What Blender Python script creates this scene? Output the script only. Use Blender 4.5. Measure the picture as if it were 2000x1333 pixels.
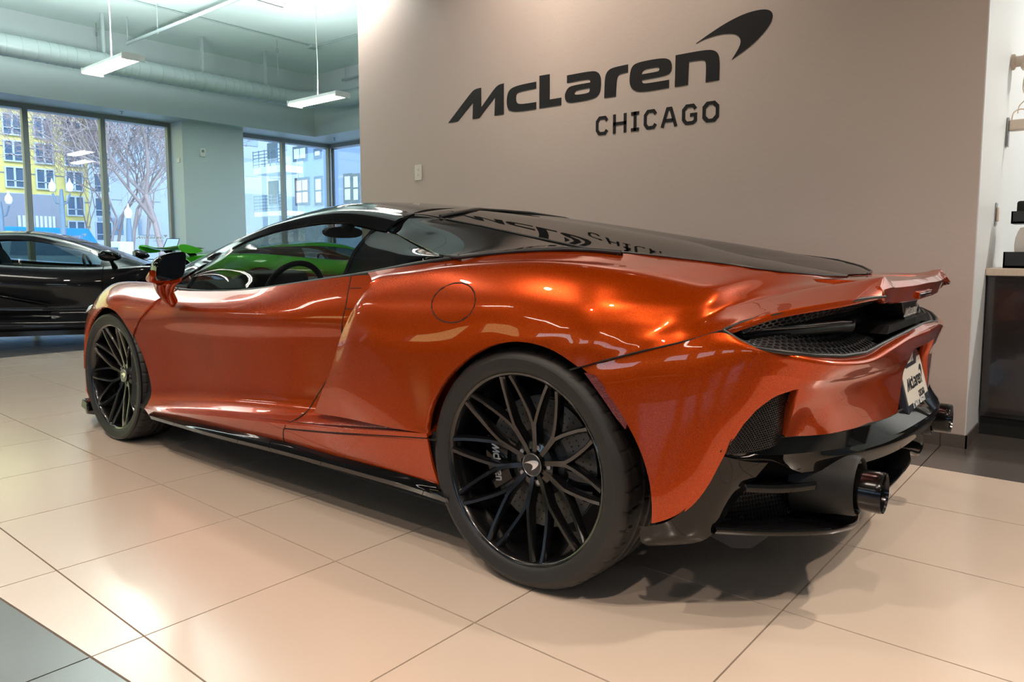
import bpy, bmesh, math, random
import numpy as np
from mathutils import Vector, Matrix
for o in list(bpy.data.objects): bpy.data.objects.remove(o)
scene = bpy.context.scene
COL = scene.collection
PI = math.pi
rnd = random.Random(7)

# ------------------------------------------------------------------ camera
cam_d = bpy.data.cameras.new('camera'); cam = bpy.data.objects.new('camera', cam_d); COL.objects.link(cam)
PITCH, YAW, ROLL = .0895, .687, .0013
F = Vector((-math.sin(YAW)*math.cos(PITCH), math.cos(YAW)*math.cos(PITCH), -math.sin(PITCH)))
R0 = Vector((math.cos(YAW), math.sin(YAW), 0)); U0 = R0.cross(F)
RR = R0*math.cos(ROLL)+U0*math.sin(ROLL); UU = U0*math.cos(ROLL)-R0*math.sin(ROLL)
cam.matrix_world = Matrix(((RR.x, UU.x, -F.x, 0), (RR.y, UU.y, -F.y, 0), (RR.z, UU.z, -F.z, .9722), (0, 0, 0, 1)))
cam_d.sensor_width = 36; cam_d.lens = 25.657; cam_d.shift_x = -.0118; cam_d.shift_y = -.02335
cam_d.clip_start = .02; cam_d.clip_end = 500
scene.camera = cam

# ------------------------------------------------------------------ world, sun, exposure
scene.view_settings.view_transform = 'Standard'; scene.view_settings.look = 'None'
scene.view_settings.gamma = 1; scene.view_settings.use_curve_mapping = False
scene.view_settings.exposure = 0.38
world = bpy.data.worlds.new('sky'); scene.world = world; world.use_nodes = True
wn = world.node_tree.nodes; wn.clear()
sky = wn.new('ShaderNodeTexSky'); sky.sky_type = 'NISHITA'; sky.sun_disc = False
sky.sun_elevation = math.radians(38); sky.sun_rotation = math.radians(75); sky.air_density = 1.0; sky.dust_density = .6
bg = wn.new('ShaderNodeBackground'); wo = wn.new('ShaderNodeOutputWorld')
world.node_tree.links.new(sky.outputs[0], bg.inputs[0]); world.node_tree.links.new(bg.outputs[0], wo.inputs[0])
bg.inputs[1].default_value = .68
sun_d = bpy.data.lights.new('sun', 'SUN'); sun = bpy.data.objects.new('sun', sun_d); COL.objects.link(sun)
sun_d.energy = 2.6; sun_d.angle = .02; sun_d.color = (1, .93, .82)
sun.rotation_euler = (math.radians(50), 0, math.radians(62)); sun.location = (-20, 0, 20)

DOWN = [(-3.4, -.2, 27), (-1.5, -.6, 26), (.3, -.6, 32), (1.8, .9, 46), (1.1, 2.8, 36), (-5.2, .2, 19), (-2.4, -1.6, 14), (-.4, -1.6, 18)]
WASH = [(-3.1, 3.35, 14, .45, 0), (-1.9, 3.35, 5, .45, 0)]
def light_area(name, loc, size, power, color, rot=(0, 0, 0), sy=None, spread=PI, shape='RECTANGLE'):
    d = bpy.data.lights.new(name, 'AREA'); o = bpy.data.objects.new(name, d); COL.objects.link(o)
    d.shape = shape; d.size = size
    if shape == 'RECTANGLE': d.size_y = sy or size
    d.energy = power; d.color = color; d.spread = spread
    o.location = loc; o.rotation_euler = rot
    return o

# ------------------------------------------------------------------ materials
def srgb(r, g, b): return tuple((c/255/12.92 if c/255 < .04045 else ((c/255+.055)/1.055)**2.4) for c in (r, g, b))
def mat(name, col, rough=.5, metal=0, coat=0, coat_rough=.03, bump=0, scale=40, vary=0, vscale=3, emit=None, estr=0, trans=0, ior=1.5, spec=.5, aniso=0):
    m = bpy.data.materials.new(name); m.use_nodes = True
    nt = m.node_tree; b = nt.nodes['Principled BSDF']
    b.inputs['Base Color'].default_value = (*col, 1); b.inputs['Roughness'].default_value = rough
    b.inputs['Metallic'].default_value = metal; b.inputs['Coat Weight'].default_value = coat
    b.inputs['Coat Roughness'].default_value = coat_rough; b.inputs['IOR'].default_value = ior
    b.inputs['Specular IOR Level'].default_value = spec
    b.inputs['Transmission Weight'].default_value = trans
    if emit: b.inputs['Emission Color'].default_value = (*emit, 1); b.inputs['Emission Strength'].default_value = estr
    tc = nt.nodes.new('ShaderNodeTexCoord')
    if vary:
        n = nt.nodes.new('ShaderNodeTexNoise'); n.inputs['Scale'].default_value = vscale; n.inputs['Detail'].default_value = 6
        nt.links.new(tc.outputs['Object'], n.inputs['Vector'])
        mx = nt.nodes.new('ShaderNodeMix'); mx.data_type = 'RGBA'
        mx.inputs[6].default_value = (*[c*(1-vary) for c in col], 1); mx.inputs[7].default_value = (*[min(1, c*(1+vary)) for c in col], 1)
        nt.links.new(n.outputs['Fac'], mx.inputs[0]); nt.links.new(mx.outputs[2], b.inputs['Base Color'])
    if bump:
        n = nt.nodes.new('ShaderNodeTexNoise'); n.inputs['Scale'].default_value = scale; n.inputs['Detail'].default_value = 4
        nt.links.new(tc.outputs['Object'], n.inputs['Vector'])
        bp = nt.nodes.new('ShaderNodeBump'); bp.inputs['Strength'].default_value = bump; bp.inputs['Distance'].default_value = .01
        nt.links.new(n.outputs['Fac'], bp.inputs['Height']); nt.links.new(bp.outputs[0], b.inputs['Normal'])
    return m
def glass_mat(name, tint, refl_rough=0, ior=1.5, base=.0, thin=1):
    # thin architectural / automotive pane: tinted straight-through light plus a mirror-like surface
    m = bpy.data.materials.new(name); m.use_nodes = True; nt = m.node_tree; nt.nodes.clear()
    out = nt.nodes.new('ShaderNodeOutputMaterial'); tr = nt.nodes.new('ShaderNodeBsdfTransparent'); tr.inputs[0].default_value = (*tint, 1)
    gl = nt.nodes.new('ShaderNodeBsdfGlossy'); gl.inputs['Roughness'].default_value = refl_rough
    # a pane has the same index on both of its faces: undo the inside-out index so neither face turns into a total reflector
    fr = nt.nodes.new('ShaderNodeFresnel'); ge = nt.nodes.new('ShaderNodeNewGeometry'); mr = nt.nodes.new('ShaderNodeMapRange')
    mr.inputs[3].default_value = ior; mr.inputs[4].default_value = 1/ior
    nt.links.new(ge.outputs['Backfacing'], mr.inputs[0]); nt.links.new(mr.outputs[0], fr.inputs[0])
    mx = nt.nodes.new('ShaderNodeMixShader')
    nt.links.new(fr.outputs[0], mx.inputs[0]); nt.links.new(tr.outputs[0], mx.inputs[1]); nt.links.new(gl.outputs[0], mx.inputs[2])
    nt.links.new(mx.outputs[0], out.inputs[0])
    return m
M = {}
def paint(name, col, col2, rough=.3, metal=.75):
    m = mat(name, col, rough, metal, coat=1, coat_rough=.012)
    nt = m.node_tree; b = nt.nodes['Principled BSDF']
    tc = nt.nodes.new('ShaderNodeTexCoord'); v = nt.nodes.new('ShaderNodeTexVoronoi'); v.inputs['Scale'].default_value = 900
    nt.links.new(tc.outputs['Object'], v.inputs['Vector'])
    mx = nt.nodes.new('ShaderNodeMix'); mx.data_type = 'RGBA'; mx.inputs[6].default_value = (*col, 1); mx.inputs[7].default_value = (*col2, 1)
    sep = nt.nodes.new('ShaderNodeSeparateColor'); nt.links.new(v.outputs['Color'], sep.inputs[0])
    nt.links.new(sep.outputs[0], mx.inputs[0]); nt.links.new(mx.outputs[2], b.inputs['Base Color']); b.inputs['Coat IOR'].default_value = 1.42
    b.inputs['Specular IOR Level'].default_value = .15
    return m
M['orange'] = paint('orange metallic paint', (.31, .022, .0001), (.48, .064, .0002), .27, .56)
M['gloss_black'] = mat('gloss black', (.004, .004, .0045), .04, 0, ior=1.42)
M['black_paint'] = paint('black metallic paint', (.006, .0065, .008), (.012, .013, .016), .3, .3)
M['green_paint'] = paint('green paint', (.05, .42, .02), (.09, .55, .03), .3, .2)
M['ceiling_dark'] = mat('dark ceiling over the display', (.045, .043, .042), .7)
M['satin_black'] = mat('satin black plastic', (.012, .012, .013), .38, bump=.05, scale=300)
M['matt_black'] = mat('matt black metal', (.010, .010, .010), .55, spec=.3)
M['dark'] = mat('matt black liner', (.004, .004, .004), .8)
M['mesh_sheen'] = mat('dark metal mesh', (.10, .10, .105), .32, .7)
M['mesh_black'] = mat('black mesh', (.010, .010, .011), .35)
M['rubber'] = mat('tyre rubber', (.013, .0125, .012), .55, bump=.08, scale=120)
M['rim_black'] = mat('gloss black alloy', (.004, .004, .0045), .22, 0, coat=.5, coat_rough=.05)
M['disc'] = mat('ceramic disc', (.085, .08, .075), .35, .4, vary=.3, vscale=30)
M['steel'] = mat('steel', (.35, .35, .36), .3, 1)
M['chrome'] = mat('chrome', (.8, .8, .8), .08, 1)
M['exhaust'] = mat('dark exhaust metal', (.03, .03, .032), .18, .9)
M['white_print'] = mat('white print', (.75, .75, .75), .5)
M['plate'] = mat('plate white', (.62, .60, .55), .35)
M['navy_frame'] = mat('dark plate frame', (.02, .025, .04), .35)
M['red_lens'] = mat('red reflector', (.10, .002, .005), .35, 0, coat=.4, bump=.5, scale=260)
M['smoke_lens'] = mat('smoked lens', (.03, .03, .035), .1, 0, coat=1)
M['mirror_glass'] = mat('mirror glass', (.02, .03, .045), .05, .6, coat=1)
M['interior'] = mat('dark interior', (.018, .018, .019), .6, bump=.1, scale=200)
M['glass_side'] = glass_mat('side glass tint', (.44, .50, .46), ior=1.42)
M['glass_dark'] = glass_mat('dark tinted glass', (.03, .03, .03), ior=1.62)
M['glass_screen'] = glass_mat('windscreen glass', (.55, .6, .58), ior=1.5)
M['window'] = glass_mat('window glass', (.80, .90, .97), ior=1.45)
M['wall_taupe'] = mat('taupe wall paint', (.53, .455, .42), .42, bump=.10, scale=35)
M['wall_grey'] = mat('grey green wall paint', (.52, .58, .59), .45, bump=.05, scale=35)
M['wall_light'] = mat('light grey wall paint', (.72, .75, .78), .45, bump=.06, scale=25)
M['ceiling'] = mat('painted ceiling', (.70, .80, .78), .6, bump=.25, scale=6)
M['dark_wall'] = mat('charcoal wall', (.05, .045, .042), .6)
M['frame'] = mat('grey window frame', (.24, .26, .27), .4)
M['frame_dark'] = mat('dark gasket', (.02, .024, .03), .5)
M['duct'] = mat('painted duct', (.36, .42, .42), .4, .1)
M['lamp_body'] = mat('white lamp body', (.7, .7, .68), .4)
M['tube'] = mat('lit tube', (1, 1, 1), .5, emit=(1, .93, .82), estr=14)
M['led'] = mat('lit downlight', (1, 1, 1), .5, emit=(1, .86, .66), estr=7)
M['grout'] = mat('dark joint', (.035, .028, .025), .8)
M['vinyl'] = mat('black vinyl', (.012, .012, .014), .6, spec=.25)
M['white_plastic'] = mat('white plastic', (.75, .74, .70), .4)
M['cream_plastic'] = mat('cream plastic', (.72, .62, .52), .4)
M['skirting'] = mat('grey brown tile', (.105, .088, .078), .4, vary=.2, vscale=6)
M['cabinet'] = mat('gloss charcoal cabinet', (.022, .017, .016), .16, coat=.6)
M['counter'] = mat('pale stone worktop', (.58, .48, .38), .3, vary=.15, vscale=60)
def tile_mat(name, col, rough, vary, spec=.5, ior=1.6):
    m = mat(name, col, rough, 0, vary=vary, vscale=2.5, bump=.035, scale=55, spec=spec, ior=ior)
    nt = m.node_tree; b = nt.nodes['Principled BSDF']; tc = nt.nodes.new('ShaderNodeTexCoord')
    b.inputs['Coat Weight'].default_value = .8; b.inputs['Coat Roughness'].default_value = .16; b.inputs['Coat IOR'].default_value = 1.5
    n = nt.nodes.new('ShaderNodeTexNoise'); n.inputs['Scale'].default_value = 4; n.inputs['Detail'].default_value = 8
    nt.links.new(tc.outputs['Object'], n.inputs['Vector'])
    mr = nt.nodes.new('ShaderNodeMapRange'); mr.inputs[3].default_value = rough*.92; mr.inputs[4].default_value = rough*1.1
    nt.links.new(n.outputs['Fac'], mr.inputs[0]); nt.links.new(mr.outputs[0], b.inputs['Roughness'])
    return m
M['tile_light'] = tile_mat('cream floor tile', (.64, .53, .44), .26, .04, ior=1.7)
M['tile_dark'] = tile_mat('grey floor tile', (.085, .076, .071), .34, .22)

# ------------------------------------------------------------------ object helpers
def tag(o, label=None, cat=None, group=None, kind=None):
    if label: o['label'] = label
    if cat: o['category'] = cat
    if group: o['group'] = group
    if kind: o['kind'] = kind
    return o
def empty(name, loc=(0, 0, 0), rz=0, label=None, cat=None, group=None, kind=None):
    o = bpy.data.objects.new(name, None); COL.objects.link(o); o.location = loc; o.rotation_euler = (0, 0, rz)
    o.empty_display_size = .1
    return tag(o, label, cat, group, kind)
def link_mesh(name, me, parent=None, loc=None, rot=None, label=None):
    o = bpy.data.objects.new(name, me); COL.objects.link(o)
    if parent: o.parent = parent
    if loc is not None: o.location = loc
    if rot is not None: o.rotation_euler = rot
    if label: o['label'] = label
    return o
class MB:
    def __init__(s): s.v = []; s.f = []
    def add(s, vs, fs):
        n = len(s.v); s.v += [tuple(v) for v in vs]; s.f += [tuple(i+n for i in f) for f in fs]; return s
    def box(s, a, b, c=None):
        (x0, y0, z0), (x1, y1, z1) = a, b
        return s.add([(x0, y0, z0), (x1, y0, z0), (x1, y1, z0), (x0, y1, z0), (x0, y0, z1), (x1, y0, z1), (x1, y1, z1), (x0, y1, z1)],
                     [(0, 3, 2, 1), (4, 5, 6, 7), (0, 1, 5, 4), (1, 2, 6, 5), (2, 3, 7, 6), (3, 0, 4, 7)])
    def tube(s, pts, r, n=8, caps=True, sx=1.0):
        pts = [Vector(p) for p in pts]; rs = r if hasattr(r, '__len__') else [r]*len(pts); rings = []; up = None
        for i, p in enumerate(pts):
            t = (pts[min(i+1, len(pts)-1)]-pts[max(i-1, 0)]).normalized()
            if up is None: up = Vector((0, 0, 1)) if abs(t.z) < .9 else Vector((0, 1, 0))
            a = t.cross(up).normalized(); b = a.cross(t).normalized(); up = b
            rings.append([p+(a*math.cos(2*PI*k/n)*sx+b*math.sin(2*PI*k/n))*rs[i] for k in range(n)])
        vs = [v for g in rings for v in g]; fs = []
        for i in range(len(pts)-1):
            for k in range(n): fs.append((i*n+k, i*n+(k+1) % n, (i+1)*n+(k+1) % n, (i+1)*n+k))
        if caps: fs += [tuple(range(n))[::-1], tuple((len(pts)-1)*n+k for k in range(n))]
        return s.add(vs, fs)
    def lathe(s, prof, n=48, axis='z', c=(0, 0, 0), closed=False, a0=0, a1=2*PI):
        # prof: (radius, height)
        full = abs(a1-a0-2*PI) < 1e-6; m = n if full else n+1; vs = []; fs = []; L = len(prof)
        for k in range(m):
            a = a0+(a1-a0)*k/n; ca, sa = math.cos(a), math.sin(a)
            for r, h in prof:
                vs.append({'z': (r*ca, r*sa, h), 'y': (r*ca, h, r*sa), 'x': (h, r*ca, r*sa)}[axis])
        vs = [(x+c[0], y+c[1], z+c[2]) for x, y, z in vs]
        for k in range(n):
            k2 = (k+1) % m
            for i in range(L if closed else L-1):
                j = (i+1) % L; fs.append((k*L+i, k*L+j, k2*L+j, k2*L+i))
        return s.add(vs, fs)
    def prism(s, poly, z0, z1, fn=None, holes=()):
        # poly in 2D, extruded; fn maps (a,b,h) to 3D ; holes are bridged by triangulation
        from mathutils.geometry import tessellate_polygon
        fn = fn or (lambda a, b, h: (a, b, h)); loops = [list(poly)]+[list(h) for h in holes]
        flat = [p for l in loops for p in l]; N = len(flat)
        tris = tessellate_polygon([[Vector((p[0], p[1], 0)) for p in l] for l in loops])
        vs = [fn(p[0], p[1], z0) for p in flat]+[fn(p[0], p[1], z1) for p in flat]
        fs = [tuple(t) for t in tris]+[tuple(i+N for i in t)[::-1] for t in tris]; st = 0
        for l in loops:
            n = len(l)
            for k in range(n): fs.append((st+k, st+(k+1) % n, st+(k+1) % n+N, st+k+N))
            st += n
        return s.add(vs, fs)
    def mesh(s, name, m, smooth=None):
        me = bpy.data.meshes.new(name); me.from_pydata(s.v, [], s.f); me.update()
        bm = bmesh.new(); bm.from_mesh(me); bmesh.ops.recalc_face_normals(bm, faces=bm.faces[:]); bm.to_mesh(me); bm.free()
        if m: me.materials.append(m)
        if smooth:
            me.shade_smooth(); me.set_sharp_from_angle(angle=math.radians(smooth))
        return me
    def build(s, name, m, parent=None, smooth=None, loc=None, rot=None, label=None, bevel=0, seg=2):
        o = link_mesh(name, s.mesh(name, m, smooth), parent, loc, rot, label)
        if bevel:
            b = o.modifiers.new('bevel', 'BEVEL'); b.width = bevel; b.segments = seg; b.limit_method = 'ANGLE'; b.angle_limit = math.radians(40)
            b.harden_normals = False
            if not smooth: o.data.shade_smooth(); o.data.set_sharp_from_angle(angle=math.radians(50))
        return o
def BX(name, a, b, m, parent=None, bevel=0, label=None, kind=None, cat=None, group=None):
    o = MB().box(a, b).build(name, m, parent, bevel=bevel)
    return tag(o, label, cat, group, kind)
def chaikin(pts, sharp=(), it=2):
    pts = [tuple(p) for p in pts]; sh = set(sharp)
    cur = [(p, i in sh) for i, p in enumerate(pts)]
    for _ in range(it):
        new = []; n = len(cur)
        for i, (p, s) in enumerate(cur):
            if s: new.append((p, True)); continue
            a = cur[i-1][0]; b = cur[(i+1) % n][0]
            new.append(((p[0]*.75+a[0]*.25, p[1]*.75+a[1]*.25), False)); new.append(((p[0]*.75+b[0]*.25, p[1]*.75+b[1]*.25), False))
        cur = new
    return [p for p, s in cur]
# lettering of the wordmark, metres in the wall plane, origin at its lower left
WM = [
 ([(-.012,-.001),(.231,.196),(.278,.22),(.339,.221),(.34,.076),(.469,.193),(.513,.219),(.565,.221),(.565,-.001),(.473,-.001),(.479,.133),(.319,-.002),(.25,-.002),(.255,.122),(.092,-.002)],(0,3,4,7,8,9,10,11,12,13,14),[]),
 ([(.869,.19),(.694,.188),(.617,.17),(.595,.122),(.593,.058),(.617,.016),(.694,0),(.869,0),(.869,.049),(.727,.05),(.685,.065),(.68,.111),(.69,.135),(.736,.142),(.869,.143)],(0,7,8,14),[]),
 ([(.897,.226),(.988,.224),(.989,.051),(1.09,.051),(1.09,.001),(.897,.001)],range(6),[]),
 ([(1.137,.193),(1.332,.193),(1.389,.181),(1.414,.142),(1.415,.084),(1.405,.035),(1.363,.008),(1.187,.003),(1.134,.013),(1.119,.047),(1.122,.077),(1.149,.113),(1.201,.119),(1.33,.119),(1.33,.134),(1.311,.144),(1.137,.143)],(0,13,16),[([(1.326,.084),(1.216,.084),(1.199,.067),(1.205,.052),(1.312,.051),(1.326,.062)],(0,))]),
 ([(1.442,.002),(1.443,.126),(1.46,.17),(1.501,.189),(1.62,.191),(1.62,.142),(1.563,.141),(1.536,.124),(1.531,.002)],(0,4,5,8),[]),
 ([(1.916,.052),(1.916,.003),(1.718,.002),(1.663,.022),(1.634,.059),(1.633,.121),(1.649,.177),(1.702,.193),(1.867,.192),(1.92,.174),(1.934,.139),(1.931,.099),(1.897,.079),(1.722,.078),(1.727,.061),(1.746,.051)],(0,1,13),[([(1.725,.13),(1.744,.142),(1.833,.142),(1.85,.133),(1.846,.117),(1.831,.113),(1.721,.113)],(6,))]),
 ([(1.956,.003),(1.958,.192),(2.166,.192),(2.223,.175),(2.247,.133),(2.246,.002),(2.16,.002),(2.162,.116),(2.144,.137),(2.048,.139),(2.045,.003)],(0,1,5,6,9,10),[]),
 ([(2.092,.239),(2.175,.279),(2.285,.325),(2.393,.354),(2.487,.358),(2.539,.345),(2.558,.316),(2.546,.27),(2.502,.22),(2.43,.163),(2.322,.109),(2.35,.147),(2.371,.183),(2.373,.213),(2.353,.242),(2.309,.258),(2.243,.265),(2.152,.257)],(0,10),[])]
def thick_line(pts, w):
    # closed outline of a mitred stroke
    P2 = [Vector((p[0], p[1])) for p in pts]; L = []; Rr = []
    for i, p in enumerate(P2):
        a = (p-P2[i-1]).normalized() if i else (P2[1]-p).normalized(); b = (P2[i+1]-p).normalized() if i < len(P2)-1 else a
        n = Vector((-(a+b).y, (a+b).x)).normalized(); k = 1/max(.5, n.dot(Vector((-a.y, a.x))))
        L.append(p+n*w/2*k); Rr.append(p-n*w/2*k)
    return [tuple(q) for q in L]+[tuple(q) for q in Rr[::-1]]
STROKES = {  # unit box letters, squarish technical face
 'C': [[(1, .80), (.80, 1), (.25, 1), (0, .78), (0, .22), (.25, 0), (.80, 0), (1, .20)]],
 'H': [[(0, 0), (0, 1)], [(1, 0), (1, 1)], [(0, .5), (1, .5)]],
 'I': [[(.5, 0), (.5, 1)], [(0, 0), (1, 0)], [(0, 1), (1, 1)]],
 'A': [[(-.05, 0), (.36, 1), (.64, 1), (1.05, 0)], [(.15, .3), (.85, .3)]],
 'G': [[(1, .80), (.80, 1), (.25, 1), (0, .78), (0, .22), (.25, 0), (.78, 0), (1, .12), (1, .46), (.55, .46)]],
 'O': [[(.5, 1), (.25, 1), (0, .78), (0, .22), (.25, 0), (.75, 0), (1, .22), (1, .78), (.75, 1), (.5, 1)]]}
CITY = [('C', 1.377, 1.476), ('H', 1.512, 1.614), ('I', 1.648, 1.707), ('C', 1.742, 1.838), ('A', 1.87, 1.972), ('G', 2.009, 2.109), ('O', 2.144, 2.25)]
def wordmark(mb, fn, h=.002, swoosh=True, it=2):
    for i, (o, sh, holes) in enumerate(WM):
        if i == 7 and not swoosh: continue
        mb.prism(chaikin(o, sh, it), 0, h, fn, [chaikin(a, b, it) for a, b in holes])
    return mb
def city_letter(mb, ch, x0, x1, y0, y1, w, fn, h=.002):
    if ch == 'O':
        a, b = (x1-x0)/2, (y1-y0)/2; cx_, cy_ = (x0+x1)/2, (y0+y1)/2
        ring = lambda p, q, c: [(cx_+sx*u, cy_+sy*v) for sx, sy, o in ((1, 1, 0), (1, -1, 1), (-1, -1, 0), (-1, 1, 1)) for u, v in (((p-c, q), (p, q-c)) if not o else ((p, q-c), (p-c, q)))]
        return mb.prism(ring(a, b, .25*(x1-x0)), 0, h, fn, [ring(a-w, b-w, .19*(x1-x0))])
    for st in STROKES[ch]:
        pts = [(x0+w/2+p[0]*(x1-x0-w), y0+w/2+p[1]*(y1-y0-w)) for p in st]
        if len(st) == 2 or ch == 'A':
            d0 = Vector(pts[0])-Vector(pts[1]); d1 = Vector(pts[-1])-Vector(pts[-2])
            if ch != 'A' or len(st) == 4:
                pts[0] = tuple(Vector(pts[0])+d0.normalized()*w/2); pts[-1] = tuple(Vector(pts[-1])+d1.normalized()*w/2)
        mb.prism(thick_line(pts, w), 0, h, fn)
    return mb

# ------------------------------------------------------------------ surface helpers
def catmull(P, n):
    # P: (k, ...) control rows -> dense rows
    P = np.asarray(P, float); k = len(P)
    if k == 2:
        t = np.linspace(0, 1, n+1)[:, None]; sh = P.shape[1:]
        return (P[0].reshape(1, -1)*(1-t)+P[1].reshape(1, -1)*t).reshape((n+1,)+sh)
    ext = np.concatenate([[2*P[0]-P[1]], P, [2*P[-1]-P[-2]]]); out = []
    for i in range(k-1):
        p0, p1, p2, p3 = ext[i:i+4]
        for j in range(n):
            t = j/n
            out.append(.5*((2*p1)+(-p0+p2)*t+(2*p0-5*p1+4*p2-p3)*t*t+(-p0+3*p1-3*p2+p3)*t**3))
    out.append(P[-1]); return np.array(out)
class Surf:
    """grid control net -> dense quads with analytic-like normals; sharp = row indices where the surface breaks"""
    def __init__(s, net, nu=6, nv=6, sharp=()):
        net = np.asarray(net, float)                # (cols, rows, 3)
        G = catmull(net, nu)                        # dense along columns
        cuts = [0]+sorted(sharp)+[net.shape[1]-1]
        s.v = np.zeros((0, 3)); s.n = np.zeros((0, 3)); s.f = []; s.uv = np.zeros((0, 2))
        for a, b in zip(cuts[:-1], cuts[1:]):
            D = catmull(np.swapaxes(G[:, a:b+1], 0, 1), nv); D = np.swapaxes(D, 0, 1)   # (U,V,3)
            du = np.gradient(D, axis=0); dv = np.gradient(D, axis=1); N = np.cross(du, dv); N /= np.linalg.norm(N, axis=2, keepdims=True)+1e-12
            U, V = D.shape[:2]; base = len(s.v)
            s.v = np.concatenate([s.v, D.reshape(-1, 3)]); s.n = np.concatenate([s.n, N.reshape(-1, 3)])
            uu, vv = np.meshgrid(np.linspace(0, net.shape[0]-1, U), np.linspace(a, b, V), indexing='ij')
            s.uv = np.concatenate([s.uv, np.stack([uu, vv], -1).reshape(-1, 2)])
            for i in range(U-1):
                for j in range(V-1):
                    s.f.append((base+i*V+j, base+(i+1)*V+j, base+(i+1)*V+j+1, base+i*V+j+1))
    def copy(s):
        o = object.__new__(Surf); o.v = s.v.copy(); o.n = s.n.copy(); o.uv = s.uv.copy(); o.f = list(s.f); return o
    def orient(s, d):
        # make normals point along d on average
        if (s.n@np.asarray(d, float)).mean() < 0: s.n = -s.n; s.f = [f[::-1] for f in s.f]
        return s
    def clip(s, g):
        """keep g>0 ; g(v, uv) -> array"""
        val = g(s.v, s.uv); o = s.copy(); V = list(map(tuple, s.v)); Nn = list(map(tuple, s.n)); UV = list(map(tuple, s.uv)); cache = {}; fs = []
        def cross(a, b):
            k = (min(a, b), max(a, b))
            if k not in cache:
                t = val[k[0]]/(val[k[0]]-val[k[1]])
                V.append(tuple(s.v[k[0]]*(1-t)+s.v[k[1]]*t)); Nn.append(tuple(s.n[k[0]]*(1-t)+s.n[k[1]]*t)); UV.append(tuple(s.uv[k[0]]*(1-t)+s.uv[k[1]]*t))
                cache[k] = len(V)-1
            return cache[k]
        for f in s.f:
            ins = [val[i] > 0 for i in f]
            if all(ins): fs.append(f); continue
            if not any(ins): continue
            p = []
            for q in range(len(f)):
                a, b = f[q], f[(q+1) % len(f)]
                if val[a] > 0: p.append(a)
                if (val[a] > 0) != (val[b] > 0): p.append(cross(a, b))
            if len(p) >= 3: fs.append(tuple(p))
        o.v = np.array(V); o.n = np.array(Nn); o.uv = np.array(UV); o.f = fs
        used = sorted({i for f in fs for i in f}); mp = {a: i for i, a in enumerate(used)}
        o.v = o.v[used]; o.n = o.n[used]; o.uv = o.uv[used]; o.f = [tuple(mp[i] for i in f) for f in fs]
        return o
    def clips(s, *gs):
        o = s
        for g in gs: o = o.clip(g)
        return o
    def offset(s, d):
        o = s.copy(); o.v = o.v+o.n/ (np.linalg.norm(o.n, axis=1, keepdims=True)+1e-9)*d; return o
    def build(s, name, m, parent=None, lip=.010, mirror=False, label=None, thick=0):
        v = s.v.copy(); n = s.n/(np.linalg.norm(s.n, axis=1, keepdims=True)+1e-9); f = [tuple(x) for x in s.f]
        if lip:
            cnt = {}
            key = {}; ids = []
            for i, p in enumerate(v):
                k = (round(p[0], 5), round(p[1], 5), round(p[2], 5)); ids.append(key.setdefault(k, i))
            for q in f:
                for i in range(len(q)):
                    a, b = q[i], q[(i+1) % len(q)]; k = tuple(sorted((ids[a], ids[b]))); cnt.setdefault(k, []).append((a, b))
            nv = []; nn = []; nf = []; base = len(v)
            for k, e in cnt.items():
                if len(e) == 1 and k[0] != k[1]:
                    a, b = e[0]; t = v[b]-v[a]; nl = np.cross(t, n[a]); L = np.linalg.norm(nl)
                    if L < 1e-9: continue
                    nl = nl/L; i = base+len(nv); nv += [v[a], v[b], v[b]-n[b]*lip, v[a]-n[a]*lip]; nn += [nl+n[a]*.6, nl+n[b]*.6, nl, nl]; nf.append((i+1, i, i+3, i+2))
            if nv: v = np.concatenate([v, nv]); n = np.concatenate([n, nn]); f += nf
        if thick:
            base = len(v); v = np.concatenate([v, s.v-s.n/(np.linalg.norm(s.n, axis=1, keepdims=True)+1e-9)*thick]); n = np.concatenate([n, -s.n]); f += [tuple(i+base for i in q[::-1]) for q in s.f]
        if mirror: v = v*np.array([1, -1, 1]); n = n*np.array([1, -1, 1]); f = [q[::-1] for q in f]
        me = bpy.data.meshes.new(name); me.from_pydata([tuple(p) for p in v], [], f); me.update()
        me.shade_smooth(); n = n/(np.linalg.norm(n, axis=1, keepdims=True)+1e-9)
        me.normals_split_custom_set_from_vertices([tuple(p) for p in n])
        me.materials.append(m)
        return link_mesh(name, me, parent, label=label)
def both(s, name, m, parent, **k):
    a = s.build(name, m, parent, **k); b = s.build(name, m, parent, mirror=True, **k); return a, b
def interp(xs, ys):
    i = np.argsort(xs); xs = np.asarray(xs, float)[i]; ys = np.asarray(ys, float)[i]
    return lambda x: np.interp(x, xs, ys)
# ================================================================== SETTING
CZ = 4.6
def struct(name, parts, m, bevel=0, parent=None):
    mb = MB()
    for a, b in parts: mb.box(a, b)
    o = mb.build(name, m, parent, bevel=bevel); o['kind'] = 'structure'; return o
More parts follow.
